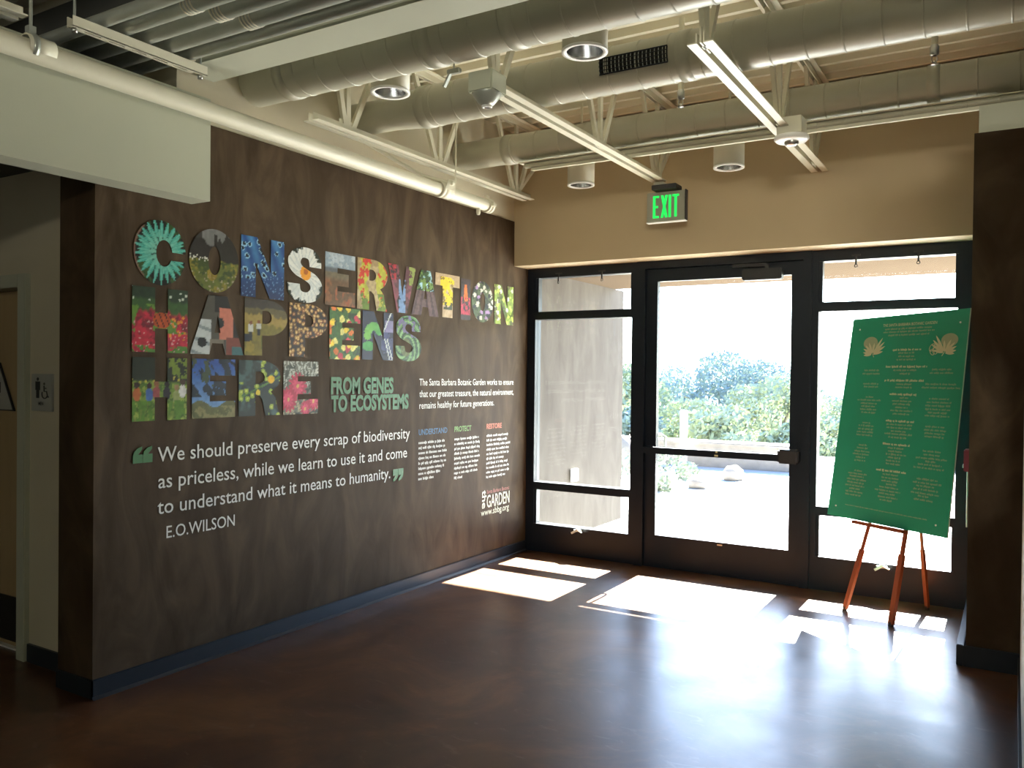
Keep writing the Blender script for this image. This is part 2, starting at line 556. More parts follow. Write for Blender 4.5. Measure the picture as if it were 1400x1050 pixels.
sidelight('window_1', WX, -2.66, 'dark framed left sidelight beside the plaster wall', (-3.39, -2.978), -3.174)
sidelight('window_2', -1.28, -0.238, 'dark framed right sidelight behind the green board', (-0.983, -0.58), -0.78)
struct('trim_2', MB().box(-2.66, -2.585, 6.34, Y1, 0, HB).box(-1.345, -1.28, 6.34, Y1, 0, HB).box(-2.585, -1.345, 6.34, Y1, 2.425, HB)
       .box(-2.585, -1.345, 6.37, 6.45, 0, 0.0135).box(-2.585, -2.562, 6.422, 6.45, 0.0135, 2.425).box(-1.368, -1.345, 6.422, 6.45, 0.0135, 2.425)
       .box(-2.562, -1.368, 6.422, 6.45, 2.40, 2.425), M['frame'], 'dark metal frame around the glazed door', 'door frame')
d = MB().box(-2.580, -2.487, 6.37, 6.42, 0.014, 2.42).box(-1.432, -1.350, 6.37, 6.42, 0.014, 2.42)
d.box(-2.487, -1.432, 6.37, 6.42, 0.014, 0.262).box(-2.487, -1.432, 6.37, 6.42, 2.322, 2.42)
door = tag(d.build('door_1', M['frame']), 'glazed entrance door with push bar between two sidelights', 'door', None, 'structure')
MB().box(-2.487, -1.432, 6.392, 6.400, 0.262, 2.322).build('pane', M['glass'], door)
pb = MB().bbox(-2.572, -1.36, 6.29, 6.335, 0.930, 0.982, 0.006).box(-2.56, -2.50, 6.335, 6.37, 0.925, 0.985).box(-1.42, -1.37, 6.335, 6.37, 0.925, 0.985)
pbo = pb.build('push_bar', M['frame'], door)
MB().bbox(-1.50, -1.352, 6.282, 6.37, 0.915, 1.02, 0.012).build('bar_housing', M['black'], pbo)
MB().box(-1.968, -1.952, 6.2885, 6.29, 0.966, 0.982).box(-1.976, -1.948, 6.2885, 6.29, 0.938, 0.952).build('yellow_mark', M['gold'], pbo)
MB().tube([(-2.53, 6.42, 1.07), (-2.49, 6.48, 1.075), (-2.455, 6.49, 1.055), (-2.452, 6.49, 0.97), (-2.452, 6.49, 0.87), (-2.47, 6.485, 0.84), (-2.53, 6.42, 0.835)],
          0.012, 10).build('pull_handle', M['sign_grey'], door)
cl = MB().bbox(-1.785, -1.49, 6.29, 6.37, 2.288, 2.372, 0.008).bar((-1.60, 6.32, 2.372), (-1.60, 6.32, 2.40), 0.03, 0.03)
cl.bar((-1.60, 6.315, 2.40), (-1.86, 6.31, 2.405), 0.012, 0.024, (0, 1, 0))
cl.build('door_closer', M['black'], door)
MB().box(-1.97, -1.93, 6.368, 6.37, 0.236, 0.246).build('maker_plate', M['chrome'], door)

# restroom door of the corridor
dr = MB().box(-5.515, -4.545, 2.51, 2.55, 0.012, 1.985)
door2 = tag(dr.build('door_2', M['door_tan']), 'tan restroom door at the left edge with a dark kickplate', 'door', None, 'structure')
MB().box(-5.49, -4.555, 2.505, 2.51, 0.035, 0.285).build('kickplate', M['kick'], door2)
struct('floor_strip', MB().box(-5.52, -4.545, 2.485, 2.70, 0.0, 0.010), M['bright_ring'], 'pale strip under the restroom door', 'floor_strip')  # pale strip lying at the foot of the restroom door
struct('wall_light_stop', MB().box(-8, -4.3, 2.70, 2.76, 0, 2.6), M['plenum'])  # unseen panel added behind the door to stop outdoor light leaking in
struct('trim_3', MB().bbox(-4.545, -4.47, 2.41, 2.56, 0, 2.06).bbox(-5.60, -5.52, 2.41, 2.56, 0, 2.06).bbox(-5.52, -4.545, 2.41, 2.56, 1.99, 2.06),
       M['soffit'], 'pale metal frame of the restroom door', 'door frame')

# ------------------------------------------------------------------ outdoors
struct('terrace', MB().box(-30, 30, 6.46, 17.5, -0.15, -0.02), M['concrete'], 'sunlit pale concrete terrace outside', 'terrace')
struct('canopy', MB().box(WX, 6.0, 6.46, 8.24, HB, 2.93).box(-6, WX, 6.46, 8.24, 2.50, 2.93), M['ext_soffit'], 'canopy over the entrance outside', 'canopy')
# same plaster continuing outside, with its daylit paleness put into the skin colour
struct('wall_exterior', MB().box(WX - 0.30, WX + 0.004, 6.465, 8.45, -0.02, HB), M['ext_plaster'], 'plaster wall continuing outdoors past the left sidelight', 'wall')
struct('slope', MB().add([(-120, 17.5, -0.1), (60, 17.5, -0.1), (60, 45, -3.2), (-120, 45, -3.2), (60, 120, -6), (-160, 120, -6)],
                         [(0, 1, 2, 3), (3, 2, 4, 5)]), M['slope'], 'dry grass slope below the terrace', 'hillside')


def ridge(name, y, xs, zs, dy, label):
    mb = MB()
    rnd = random.Random(int(y))
    n = 60
    vs, fs = [], []
    rows = 7
    for j in range(rows):
        t = j / (rows - 1)
        for i in range(n + 1):
            x = xs[0] + (xs[-1] - xs[0]) * i / n
            z = np.interp(x, xs, zs)
            z += 0.25 * math.sin(x * 0.31) + 0.15 * math.sin(x * 0.83 + 1)
            vs.append((x, y + dy * t + rnd.uniform(-1, 1), -8 + (z + 8) * math.sin(t * math.pi / 2)))
    for j in range(rows - 1):
        for i in range(n):
            a = j * (n + 1) + i
            fs.append((a, a + 1, a + n + 2, a + n + 1))
    mb.add(vs, fs, True)
    struct(name, mb, M['hill'], label, 'hill')


ridge('hill', 110, (-110, -62, -48, -40, -34, -28, -20, 30), (3.5, 4.5, 6.6, 6.0, 4.2, 3.6, 4.4, 3.0), 30, 'hazy wooded ridge beyond the trees')
ridge('hill_far', 240, (-260, -120, -95, -70, -50, -30, 60), (8, 9, 10, 13, 10, 7, 6), 60, 'pale distant hills on the skyline')

garden = MB().box(-9.0, -3.05, 14.18, 14.62, -0.02, 0.36).bbox(-9.05, -3.0, 14.13, 14.67, 0.36, 0.42, 0.02)
tag(garden.build('garden_wall', M['stone']), 'low stone garden wall across the terrace, seen through the door', 'wall')
garden = MB().box(-2.75, 2.0, 16.2, 16.6, -0.02, 0.34).bbox(-2.8, 2.05, 16.15, 16.65, 0.34, 0.41, 0.02)
tag(garden.build('garden_wall', M['stone']), 'farther stretch of low stone garden wall, seen through the right sidelight', 'wall')
p = MB().bbox(-4.99, -4.88, 13.9, 14.01, -0.02, 0.92, 0.015).bbox(-5.0, -4.87, 13.89, 14.02, 0.90, 0.97, 0.02)
tag(p.build('bollard', M['post_white']), 'white square post standing before the garden wall', 'post')


def rock(name, c, r_, seed, label):
    rnd = random.Random(seed)
    bm = bmesh.new()
    bmesh.ops.create_icosphere(bm, subdivisions=2, radius=1)
    mb = MB()
    ph = [rnd.uniform(0, 6) for _ in range(4)]
    for q in bm.verts:
        k = 1 + 0.18 * math.sin(q.co.x * 3 + ph[0]) + 0.15 * math.sin(q.co.y * 4 + ph[1])
        q.co = (c[0] + q.co.x * r_[0] * k, c[1] + q.co.y * r_[1] * k, max(-0.02, c[2] + q.co.z * r_[2] * k))
    bm.verts.index_update()
    mb.add([q.co[:] for q in bm.verts], [[v.index for v in f.verts] for f in bm.faces], True)
    bm.free()
    tag(mb.build(name, M['stone']), label, 'rock')


rock('boulder', (-5.62, 12.9, 0.15), (0.36, 0.3, 0.36), 3, 'rounded pale boulder by the end of the outdoor plaster wall')
rock('boulder', (-3.80, 11.4, 0.03), (0.14, 0.12, 0.10), 5, 'small stone on the sunlit terrace beyond the door')
rock('boulder', (-3.68, 12.6, 0.05), (0.20, 0.14, 0.14), 8, 'larger stone on the terrace near the garden wall')


def leaf_cloud(mb, blobs, n, size, rnd):
    vs, fs = [], []
    tot = sum(b_[3] ** 2 for b_ in blobs)
    for (cx, cy, cz, r_) in blobs:
        for _ in range(int(n * r_ ** 2 / tot)):
            a, t = rnd.uniform(0, 2 * math.pi), rnd.uniform(-1, 1)
            q = rnd.uniform(0.35, 1) ** 0.5 * r_
            s = math.sqrt(1 - t * t)
            c = Vector((cx + q * s * math.cos(a), cy + q * s * math.sin(a), cz + q * t * 0.8))
            u = Vector((rnd.gauss(0, 1), rnd.gauss(0, 1), rnd.gauss(0, 1))).normalized()
            v = u.orthogonal().normalized()
            l, wd = size * rnd.uniform(0.6, 1.2), size * rnd.uniform(0.35, 0.6)
            o = len(vs)
            vs += [c - u * l, c + v * wd, c + u * l, c - v * wd]
            fs.append((o, o + 1, o + 2, o + 3))
    mb.add(vs, fs)


def tree(x, y, zb, top, rad, seed, leaf, label, n=1700, bare=0.3, name='tree'):
    rnd = random.Random(seed)
    o = empty(name, (x, y, zb), label, 'tree', 'trees below the terrace')
    h = top - zb
    tr = MB()
    lean = rnd.uniform(-0.25, 0.25)
    fork = Vector((x + lean, y, zb + h * bare))
    tr.tube([(x, y, zb - 0.3), (x + lean * 0.4, y + 0.05, zb + h * bare * 0.5), fork], [0.16 * h / 4, 0.12 * h / 4, 0.10 * h / 4], 8)
    blobs = []
    nb = 8
    for k in range(nb):
        a = 2 * math.pi * k / nb + rnd.uniform(-0.3, 0.3)
        q = rad * rnd.uniform(0.45, 0.8)
        zz = zb + h * rnd.uniform(bare + 0.2, 0.84)
        e = Vector((x + q * math.cos(a), y + q * math.sin(a), zz))
        mid = (fork + e) / 2 + Vector((0, 0, 0.12 * h))
        tr.tube([fork, mid, e], [0.06 * h / 4, 0.04 * h / 4, 0.015 * h / 4], 6)
        blobs.append((e.x, e.y, e.z, rad * rnd.uniform(0.36, 0.5)))
    blobs.append((x, y, top - rad * 0.42, rad * 0.5))
    tr.build('trunk', M['bark'], o)
    cr = MB()
    leaf_cloud(cr, blobs, n, 0.115, rnd)
    cr.build('crown', leaf, o)
    return o


tree(-12.1, 40, -2.5, 2.95, 3.0, 1, M['leaf_b'], 'broad blue green tree in the middle of the door view', 7000, 0.22)
tree(-13.0, 33, -2.0, 1.45, 1.6, 2, M['leaf_a'], 'olive green tree left of the broad tree in the door view', 3600, 0.15)
tree(-8.6, 36, -2.2, 1.75, 2.0, 3, M['leaf_c'], 'yellow green tree at the right side of the door view', 5000, 0.12)
tree(-11.6, 26.5, -1.4, 2.05, 1.15, 4, M['leaf_a'], 'slim tree with a bare forked trunk past the end of the plaster wall', 1500, 0.45)
tree(-6.6, 42, -2.6, 0.75, 1.9, 5, M['leaf_c'], 'low bushy tree seen through the right sidelight beside the board', 4000, 0.1)
tree(-17.6, 48, -3.2, 2.3, 2.3, 7, M['leaf_b'], 'bluish tree behind the olive tree in the door view', 3500, 0.15)
tree(-13.2, 54, -3.4, 2.7, 2.8, 8, M['leaf_b'], 'bluish tree farthest back at the right of the broad tree', 3500)
for (x, y, zb_, top_, r_, sd, mt, lab) in ((-10.3, 31, -1.9, 0.75, 1.35, 9, 'leaf_c', 'rounded shrub below the broad tree, right of its trunk'),
                                           (-7.6, 25, -1.3, 0.62, 1.15, 10, 'leaf_c', 'pale shrub above the garden wall, centre of the door view'),
                                           (-5.0, 23, -1.2, 0.45, 0.95, 11, 'leaf_a', 'shrub above the garden wall at the right of the door view'),
                                           (-9.9, 23.5, -1.2, 0.55, 0.95, 12, 'leaf_b', 'bluish shrub behind the white post'),
                                           (-5.0, 29, -1.7, 0.35, 1.15, 13, 'leaf_c', 'shrub behind the farther garden wall beside the board')):
    tree(x, y, zb_, top_, r_, sd, M[mt], lab, 2600, 0.06, 'shrub')
for k, (x, y, r_, lab) in enumerate([(-4.9, 13.2, 0.26, 'low plant at the foot of the white post'), (-4.25, 12.2, 0.20, 'low plant among the stones on the terrace'),
                                     (-4.1, 10.8, 0.16, 'smallest low plant, nearest the door on the terrace'), (-5.3, 12.2, 0.3, 'pale plant below the boulder by the outdoor wall')]):
    mb = MB()
    leaf_cloud(mb, [(x, y, r_ * 0.5, r_)], 170, 0.05, random.Random(40 + k))
    tag(mb.build('low_plant', M['leaf_c']), lab, 'plant', 'low plants on the terrace')
b = MB().bbox(-3.69, -3.66, 7.20, 7.33, 0.515, 0.640, 0.006)
ob = tag(b.build('outlet_box', M['white']), 'small white weatherproof outlet box on the outdoor plaster wall', 'outlet')
MB().bbox(-3.66, -3.652, 7.225, 7.305, 0.535, 0.62, 0.003).build('cover', M['sign_grey'], ob)

# ------------------------------------------------------------------ roof steel
ZC = 3.0


def joist(x, ya, yb, panels, label, back_y=None, seat_y=None, zc=ZC):
    o = empty('steel_joist', (x, ya, zc), label, 'roof joist', 'open web roof joists')
    for s in (-1, 1):
        c = MB()
        xi, xo = x + s * 0.014, x + s * 0.058
        c.box(min(xi, xo), max(xi, xo), ya, yb, zc, zc + 0.006)
        c.box(min(xi, xi + s * 0.006), max(xi, xi + s * 0.006), ya, yb, zc + 0.006, zc + 0.045)
        c.build('bottom_chord', M['steel'], o)
    t = MB()
    t0, t1 = (seat_y if seat_y else ya - 0.6), (back_y if back_y else yb)
    for s in (-1, 1):
        xi, xo = x + s * 0.012, x + s * 0.055
        t.box(min(xi, xo), max(xi, xo), t0, t1, TOP - 0.015, TOP - 0.008)
        t.box(min(xi, xi + s * 0.006), max(xi, xi + s * 0.006), t0, t1, TOP - 0.055, TOP - 0.015)
    t.build('top_chord', M['steel'], o)
    for k, yp in enumerate(panels):
        wv = MB().box(x - 0.011, x + 0.011, yp - 0.018, yp + 0.018, zc + 0.004, TOP - 0.04)
        wv.build('web_post', M['steel'], o)
        for dy in ((-0.15 if k == 0 and seat_y else -0.30), 0.30):
            if t0 - 0.05 < yp + dy < t1 + 0.05:
                MB().bar((x, yp + dy * 0.12, zc + 0.02), (x, yp + dy, TOP - 0.035), 0.024, 0.034).build('web_diagonal', M['steel'], o)
        MB().box(x - 0.004, x + 0.004, yp - 0.07, yp + 0.07, zc + 0.004, zc + 0.075).build('gusset', M['steel'], o)
    if back_y:
        MB().bar((x, panels[-1] + 0.03, zc + 0.03), (x, back_y - 0.01, zc + 0.33), 0.02, 0.022).build('web_diagonal', M['steel'], o)
    return o


joist(-3.475, 3.475, 5.965, (3.78, 4.72, 5.76), 'roof joist nearest the brown wall, its lower chord ending above the letters', 6.12, 2.9)
joist(-2.285, 3.513, 5.853, (3.58, 4.82, 5.80), 'roof joist ending above the EXIT sign', 6.12, 2.9)
joist(-1.19, 3.505, 6.098, (3.58, 4.92, 5.90), 'right hand roof joist with the brightly lit lower chord', 6.12, 2.9)
joist(-3.54, -1.5, 1.885, (0.9, 1.70), 'roof joist of the near bay, its chord end at the upper left corner', None, -1.6)

bm_ = empty('steel_beam', (-3.68, 2.86, 3.1), 'wide pale steel beam crossing between the ducts and the pipe rack', 'beam')
MB().box(-3.69, 2.85, 2.755, 2.974, 3.10, 3.115).build('bottom_flange', M['soffit'], bm_)
MB().box(-3.69, 2.85, 2.86, 2.872, 3.115, 3.585).build('web', M['soffit'], bm_)
MB().box(-3.69, 2.85, 2.755, 2.974, 3.585, 3.60).build('top_flange', M['soffit'], bm_)
b2 = empty('steel_beam', (-7.5, 1.0, 3.45), 'dark beam in the shadowed roof space at the upper left', 'beam')
MB().box(-7.8, 2.8, 0.92, 1.10, 3.42, 3.44).box(-7.8, 2.8, 1.00, 1.02, 3.44, 3.60).build('flange', M['plenum'], b2)


def duct(y, z, r_, x0, x1, label, ring_xs, collars, taper=None):
    o = empty('round_duct', (x0, y, z), label, 'duct', 'round air ducts across the hall')
    body = MB()
    if taper:
        body.tube([(x0, y, z), (taper - 0.25, y, z)], r_ * 0.84, 40, True)
        body.tube([(taper - 0.25, y, z), (taper, y, z)], [r_ * 0.84, r_], 40, False)
        body.tube([(taper, y, z), (x1, y, z)], r_, 40, True)
    else:
        body.tube([(x0, y, z), (x1, y, z)], r_, 40, True)
    for xr in ring_xs:
        body.lathe((xr, y, z), [(r_ - 0.001, -0.006), (r_ + 0.0035, -0.003), (r_ + 0.0035, 0.003), (r_ - 0.001, 0.006)], 40, 'x')
    body.build('duct_body', M['duct'], o)
    for xc in collars:
        MB().lathe((xc, y, z), [(r_ - 0.001, -0.03), (r_ + 0.006, -0.03), (r_ + 0.006, 0.03), (r_ + 0.002, 0.032), (r_ + 0.002, 0.037), (r_ - 0.004, 0.038)], 40, 'x').build('collar', M['duct'], o)
    return o


dA = duct(3.279, 3.185, 0.125, -3.71, 2.8, 'round duct nearest the camera, hidden in part by the beam', [-3.3 + 0.16 * k for k in range(36)], (-3.42, -2.44, -1.98))
dB = duct(4.067, 3.180, 0.120, -3.71, 2.8, 'middle round duct carrying the black air grille', [-3.0 + 0.165 * k for k in range(34)], (-3.08, -1.44), -3.1)
dC = duct(5.305, 3.235, 0.104, -3.71, 2.8, 'round duct nearest the header wall', [-3.2 + 0.2 * k for k in range(28)], (-3.25, -0.42))
# channel carrying the far duct
ch = empty('steel_channel', (-3.0, 5.32, 3.06), 'long pale steel channel running under the far duct', 'channel')
c = MB().box(-3.05, 2.8, 5.270, 5.30, 3.050, 3.072).box(-3.05, 2.8, 5.262, 5.272, 3.046, 3.053).box(-3.14, 2.8, 5.243, 5.30, 3.105, 3.111)
c.build('rail', M['steel'], ch)
MB().tube([(-3.10, 5.272, 3.087), (2.8, 5.272, 3.087)], 0.019, 16).build('tube', M['duct'], ch)
for k in range(24):
    xx = -1.05 + 0.16 * k
    MB().lathe((xx, 5.272, 3.087), [(0.019, -0.004), (0.0215, -0.002), (0.0215, 0.002), (0.019, 0.004)], 16, 'x').build('seam_ring', M['duct'], ch)

# air grille set in the middle duct, tilted to face down and out of the duct side
g = empty('air_grille', (-1.69, 3.96, 3.15), 'black slatted air grille set in the side of the middle duct', 'vent')
cy, cz, rr_ = 4.067, 3.180, 0.120


def onduct(x, a, k):
    return (x, cy - (rr_ + k) * math.cos(a), cz + (rr_ + k) * math.sin(a))


a0, a1 = R(-26), R(10)
gf = MB()
for i in range(8):
    aa, ab = a0 + (a1 - a0) * i / 8, a0 + (a1 - a0) * (i + 1) / 8
    gf.add([onduct(-1.88, aa, 0.003), onduct(-1.505, aa, 0.003), onduct(-1.505, ab, 0.003), onduct(-1.88, ab, 0.003)], [(0, 1, 2, 3)])
gf.build('grille_back', M['dark_gap'], g)
for k in range(18):
    x = -1.875 + k * 0.0215
    MB().tube([onduct(x, a0 + (a1 - a0) * i / 6, 0.006) for i in range(7)], 0.0026, 5).build('slat', M['conduit'] if k % 17 else M['frame'], g)
for k in range(5):
    a = a0 + (a1 - a0) * k / 4
    MB().tube([onduct(-1.88, a, 0.009), onduct(-1.505, a, 0.009)], 0.0024 if 0 < k < 4 else 0.004, 5).build('cross_bar', M['frame'], g)

# pipes on a hung strut at the upper left
names = ['thinnest conduit nearest the camera on the strut', 'second conduit from the camera on the strut', 'middle conduit of the strut, with wire ties',
         'thick pipe beside the last conduit on the strut', 'thin conduit nearest the wide beam on the strut']
for k, (y, r_) in enumerate(((2.185, 0.030), (2.285, 0.040), (2.395, 0.046), (2.515, 0.050), (2.625, 0.032))):
    o = empty('conduit_pipe', (-5.5, y, 3.055 + r_), names[k], 'pipe', 'pipes side by side on the hung strut')
    MB().tube([(-5.6, y, 3.055 + r_), (2.8, y, 3.055 + r_)], r_, 20).build('pipe', M['conduit'], o)
    if k in (1, 2, 3):
        t = MB()
        for q in range(4):
            t.lathe((-3.05 + 0.02 * q + 0.05 * k, y, 3.055 + r_), [(r_, -0.002), (r_ + 0.004, -0.002), (r_ + 0.004, 0.003), (r_, 0.003)], 20, 'x')
        t.build('wire_tie', M['steel'], o)
    MB().lathe((-2.2 + 0.3 * k, y, 3.055 + r_), [(r_, -0.04), (r_ + 0.004, -0.04), (r_ + 0.004, 0.04), (r_, 0.04)], 20, 'x').build('coupling', M['conduit'], o)
st = empty('strut_hanger', (-3.43, 2.34, 3.0), 'slotted steel strut hanging under the row of pipes', 'pipe hanger')
s = MB().box(-3.452, -3.449, 2.03, 2.71, 3.0, 3.045).box(-3.411, -3.408, 2.03, 2.71, 3.0, 3.045)
s.box(-3.452, -3.436, 2.03, 2.71, 3.0, 3.003).box(-3.424, -3.408, 2.03, 2.71, 3.0, 3.003)
for k in range(6):
    s.box(-3.436, -3.424, 2.06 + 0.11 * k, 2.095 + 0.11 * k, 3.0, 3.003)
s.build('channel', M['steel'], st)
for y in (2.05, 2.685):
    MB().tube([(-3.43, y, 2.985), (-3.43, y, TOP)], 0.006, 8).build('rod', M['conduit'], st)
    MB().lathe((-3.43, y, 2.99), [(0, -0.008), (0.013, -0.008), (0.013, 0.010), (0, 0.010)], 6).build('nut', M['chrome'], st)

# sprinkler main along the brown wall
pp = empty('sprinkler_main', (-3.49, 1.9, 2.86), 'long cream pipe running along the top of the brown wall', 'pipe')
MB().tube([(-3.49, -4.5, 2.89), (-3.49, 5.37, 2.852)], 0.0455, 24).build('pipe', M['steel'], pp)
cp = MB().lathe((-3.49, 5.36, 2.852), [(0.044, -0.03), (0.056, -0.03), (0.056, -0.008), (0.050, -0.006), (0.050, 0.006), (0.056, 0.008), (0.056, 0.034), (0, 0.036)], 24, 'y')
cp.bbox(-3.50, -3.48, 5.335, 5.385, 2.900, 2.93).bbox(-3.445, -3.415, 5.335, 5.385, 2.84, 2.862)
cp.build('end_cap', M['steel'], pp)
MB().tube([(-3.49, 5.24, 2.815), (-3.49, 5.24, 2.775), (-3.49, 5.24, 2.76)], [0.016, 0.016, 0.011], 12).build('drain_plug', M['steel'], pp)
for y in (1.93, 4.80):
    MB().lathe((-3.49, y, 2.88 if y < 3 else 2.855), [(0.045, -0.055), (0.0515, -0.055), (0.0515, 0.055), (0.045, 0.055)], 24, 'y').build('coupling', M['steel'], pp)
hg = MB().lathe((-3.49, 1.90, 2.882), [(0.050, -0.012), (0.056, -0.012), (0.056, 0.012), (0.050, 0.012)], 24, 'y').box(-3.505, -3.475, 1.885, 1.915, 2.93, 2.965)
hg.tube([(-3.49, 1.90, 2.95), (-3.49, 1.90, TOP)], 0.007, 8)
hg.build('hanger', M['conduit'], pp)
hg = MB().lathe((-3.49, 4.74, 2.857), [(0.050, -0.016), (0.058, -0.016), (0.058, 0.016), (0.050, 0.016)], 24, 'y')
hg.poly([(-3.44, 4.73, 2.85), (-3.44, 4.78, 2.93), (-3.44, 4.85, 2.93), (-3.44, 4.86, 2.86)], (0.008, 0, 0)).lathe((-3.43, 4.81, 2.905), [(0, -0.012), (0.017, -0.012), (0.017, 0.012), (0, 0.012)], 6, 'x')
hg.tube([(-3.43, 4.81, 2.90), (-3.56, 4.62, 2.935), (-3.695, 4.2, 3.08)], 0.014, 10)
hg.tube([(-3.40, 4.81, 2.90), (-3.40, 4.81, TOP)], 0.005, 6)
hg.build('sway_brace', M['steel'], pp)


# ---- lamps, detectors, sprinklers
def downlight(x, y, z, r_, label):
    o = empty('cylinder_downlight', (x, y, z), label, 'downlight', 'cylinder downlights under the roof')
    MB().lathe((x, y, z), [(r_ - 0.002, 0.001), (r_, 0.001), (r_, 0.36), (0.02, 0.37), (0.0, 0.37)], 40).build('housing', M['steel'], o)
    MB().lathe((x, y, z), [(r_ + 0.002, 0.006), (r_ + 0.002, -0.004), (r_ * 0.80, -0.002), (r_ * 0.80, 0.006)], 40).build('trim_ring', M['bright_ring'], o)
    MB().lathe((x, y, z), [(r_ * 0.80, 0.004), (r_ * 0.70, 0.06), (r_ * 0.5, 0.14), (0.0, 0.16)], 40).build('reflector', M['silver'], o)
    MB().tube([(x, y, z + 0.36), (x, y, TOP)], 0.01, 8).build('stem', M['steel'], o)


downlight(-2.94, 3.535, 3.085, 0.106, 'downlight under the nearest duct, left of the ceiling detector')
downlight(-1.765, 3.545, 3.085, 0.108, 'largest looking downlight, left of the black air grille')
downlight(-2.845, 5.675, 3.0, 0.102, 'small downlight against the header wall, left of the EXIT sign')
downlight(-1.71, 5.68, 3.0, 0.104, 'downlight against the header wall, right of the EXIT sign')

o = empty('smoke_detector', (-2.245, 3.47, 2.94), 'square box with a hanging dome at the near end of the middle joist', 'detector')
MB().bbox(-2.335, -2.195, 3.40, 3.54, 2.945, 3.045, 0.006).build('junction_box', M['soffit'], o)
MB().lathe((-2.26, 3.46, 2.945), [(0.072, 0.0), (0.07, -0.012), (0.045, -0.045), (0.03, -0.06), (0, -0.062)], 32).build('dome', M['conduit'], o)
MB().lathe((-2.26, 3.46, 2.884), [(0.026, 0.004), (0.026, -0.008), (0.018, -0.010), (0.016, -0.002), (0, -0.002)], 24).build('lens', M['white'], o)
o = empty('smoke_detector', (-1.12, 4.98, 2.93), 'round white detector under the brightly lit joist chord', 'detector')
MB().bbox(-1.20, -1.06, 4.90, 5.04, 2.955, 3.055, 0.005).build('junction_box', M['steel'], o)
MB().lathe((-1.13, 4.97, 2.955), [(0.095, 0.0), (0.098, -0.018), (0.085, -0.030), (0.03, -0.032)], 36).build('base_plate', M['bright_ring'], o)
MB().lathe((-1.13, 4.97, 2.925), [(0.040, 0.0), (0.040, -0.012), (0.024, -0.026), (0.0, -0.028)], 24).build('sensor', M['chrome'], o)


def sprinkler(x, y, z, label):
    o = empty('fire_sprinkler', (x, y, z), label, 'sprinkler', 'pendent sprinkler heads')
    MB().tube([(x, y, z + 0.07), (x, y, TOP)], 0.016, 10).build('drop_pipe', M['steel'], o)
    MB().lathe((x, y, z), [(0.0, 0.0), (0.018, 0.0), (0.018, 0.003), (0.005, 0.004), (0.005, 0.02)], 16).build('deflector', M['chrome'], o)
    h = MB().lathe((x, y, z), [(0.012, 0.045), (0.022, 0.05), (0.022, 0.09), (0.016, 0.10)], 12)
    h.tube([(x - 0.004, y, z + 0.003), (x - 0.014, y, z + 0.025), (x - 0.009, y, z + 0.05)], 0.003, 6).tube([(x + 0.004, y, z + 0.003), (x + 0.014, y, z + 0.025), (x + 0.009, y, z + 0.05)], 0.003, 6)
    h.build('head', M['chrome'], o)


sprinkler(-1.67, 4.6, 3.105, 'sprinkler head hanging between the middle and far ducts, right of the grille')
sprinkler(-0.373, 4.72, 3.15, 'sprinkler head near the right end of the far duct')
o = empty('pipe_hanger', (-2.575, 3.62, 3.15), 'small dark hanger clamp between the two nearer ducts', 'hanger')
MB().tube([(-2.575, 3.62, 3.17), (-2.575, 3.62, TOP)], 0.005, 6).build('rod', M['conduit'], o)
MB().bbox(-2.615, -2.535, 3.605, 3.635, 3.15, 3.175).bar((-2.60, 3.62, 3.155), (-2.64, 3.62, 3.09), 0.012, 0.02).build('clamp', M['conduit'], o)

# EXIT sign hanging from the joist end
ex = empty('exit_sign', (-2.234, 5.87, 2.81), 'EXIT sign with lit green letters hanging before the header wall', 'sign')
MB().bbox(-2.383, -2.085, 5.86, 5.905, 2.705, 2.925, 0.003).build('face', M['exit_face'], ex)
MB().box(-2.086, -2.080, 5.858, 5.907, 2.705, 2.928).build('end_cap', M['black'], ex)
MB().box(-2.385, -2.082, 5.857, 5.908, 2.700, 2.706).build('bottom_edge', M['bright_ring'], ex)
MB().bbox(-2.325, -2.135, 5.80, 5.93, 2.932, 2.968, 0.004).build('canopy', M['black'], ex)
MB().bbox(-2.33, -2.25, 5.85, 5.93, 2.968, 3.0).build('mount', M['steel'], ex)
L_ = MB()
yf = 5.8585
lx, lh, zb = -2.338, 0.165, 2.733
for ch_, x0, w_ in (('E', -2.333, 0.046), ('X', -2.271, 0.052), ('I', -2.211, 0.018), ('T', -2.182, 0.050)):
    t_ = 0.015

    def bx(a, b_, c_, d_):
        L_.box(x0 + a, x0 + b_, yf - 0.002, yf + 0.002, zb + c_, zb + d_)
    if ch_ == 'E':
        bx(0, 0.018, 0, lh), bx(0.018, w_, 0, t_), bx(0.018, w_, lh - t_, lh), bx(0.018, w_ - 0.006, lh / 2 - t_ / 2, lh / 2 + t_ / 2)
    if ch_ == 'I':
        bx(0, w_, 0, lh)
    if ch_ == 'T':
        bx(0.016, 0.034, 0, lh - t_), bx(0, w_, lh - t_, lh)
    if ch_ == 'X':
        L_.poly([(x0, yf - 0.002, zb), (x0 + 0.018, yf - 0.002, zb), (x0 + w_, yf - 0.002, zb + lh), (x0 + w_ - 0.018, yf - 0.002, zb + lh)], (0, 0.004, 0))
        L_.poly([(x0 + w_ - 0.018, yf - 0.0025, zb), (x0 + w_, yf - 0.0025, zb), (x0 + 0.018, yf - 0.0025, zb + lh), (x0, yf - 0.0025, zb + lh)], (0, 0.004, 0))
L_.build('lettering', M['exit_green'], ex)


# ------------------------------------------------------------------ lettering helpers
_txt = {}


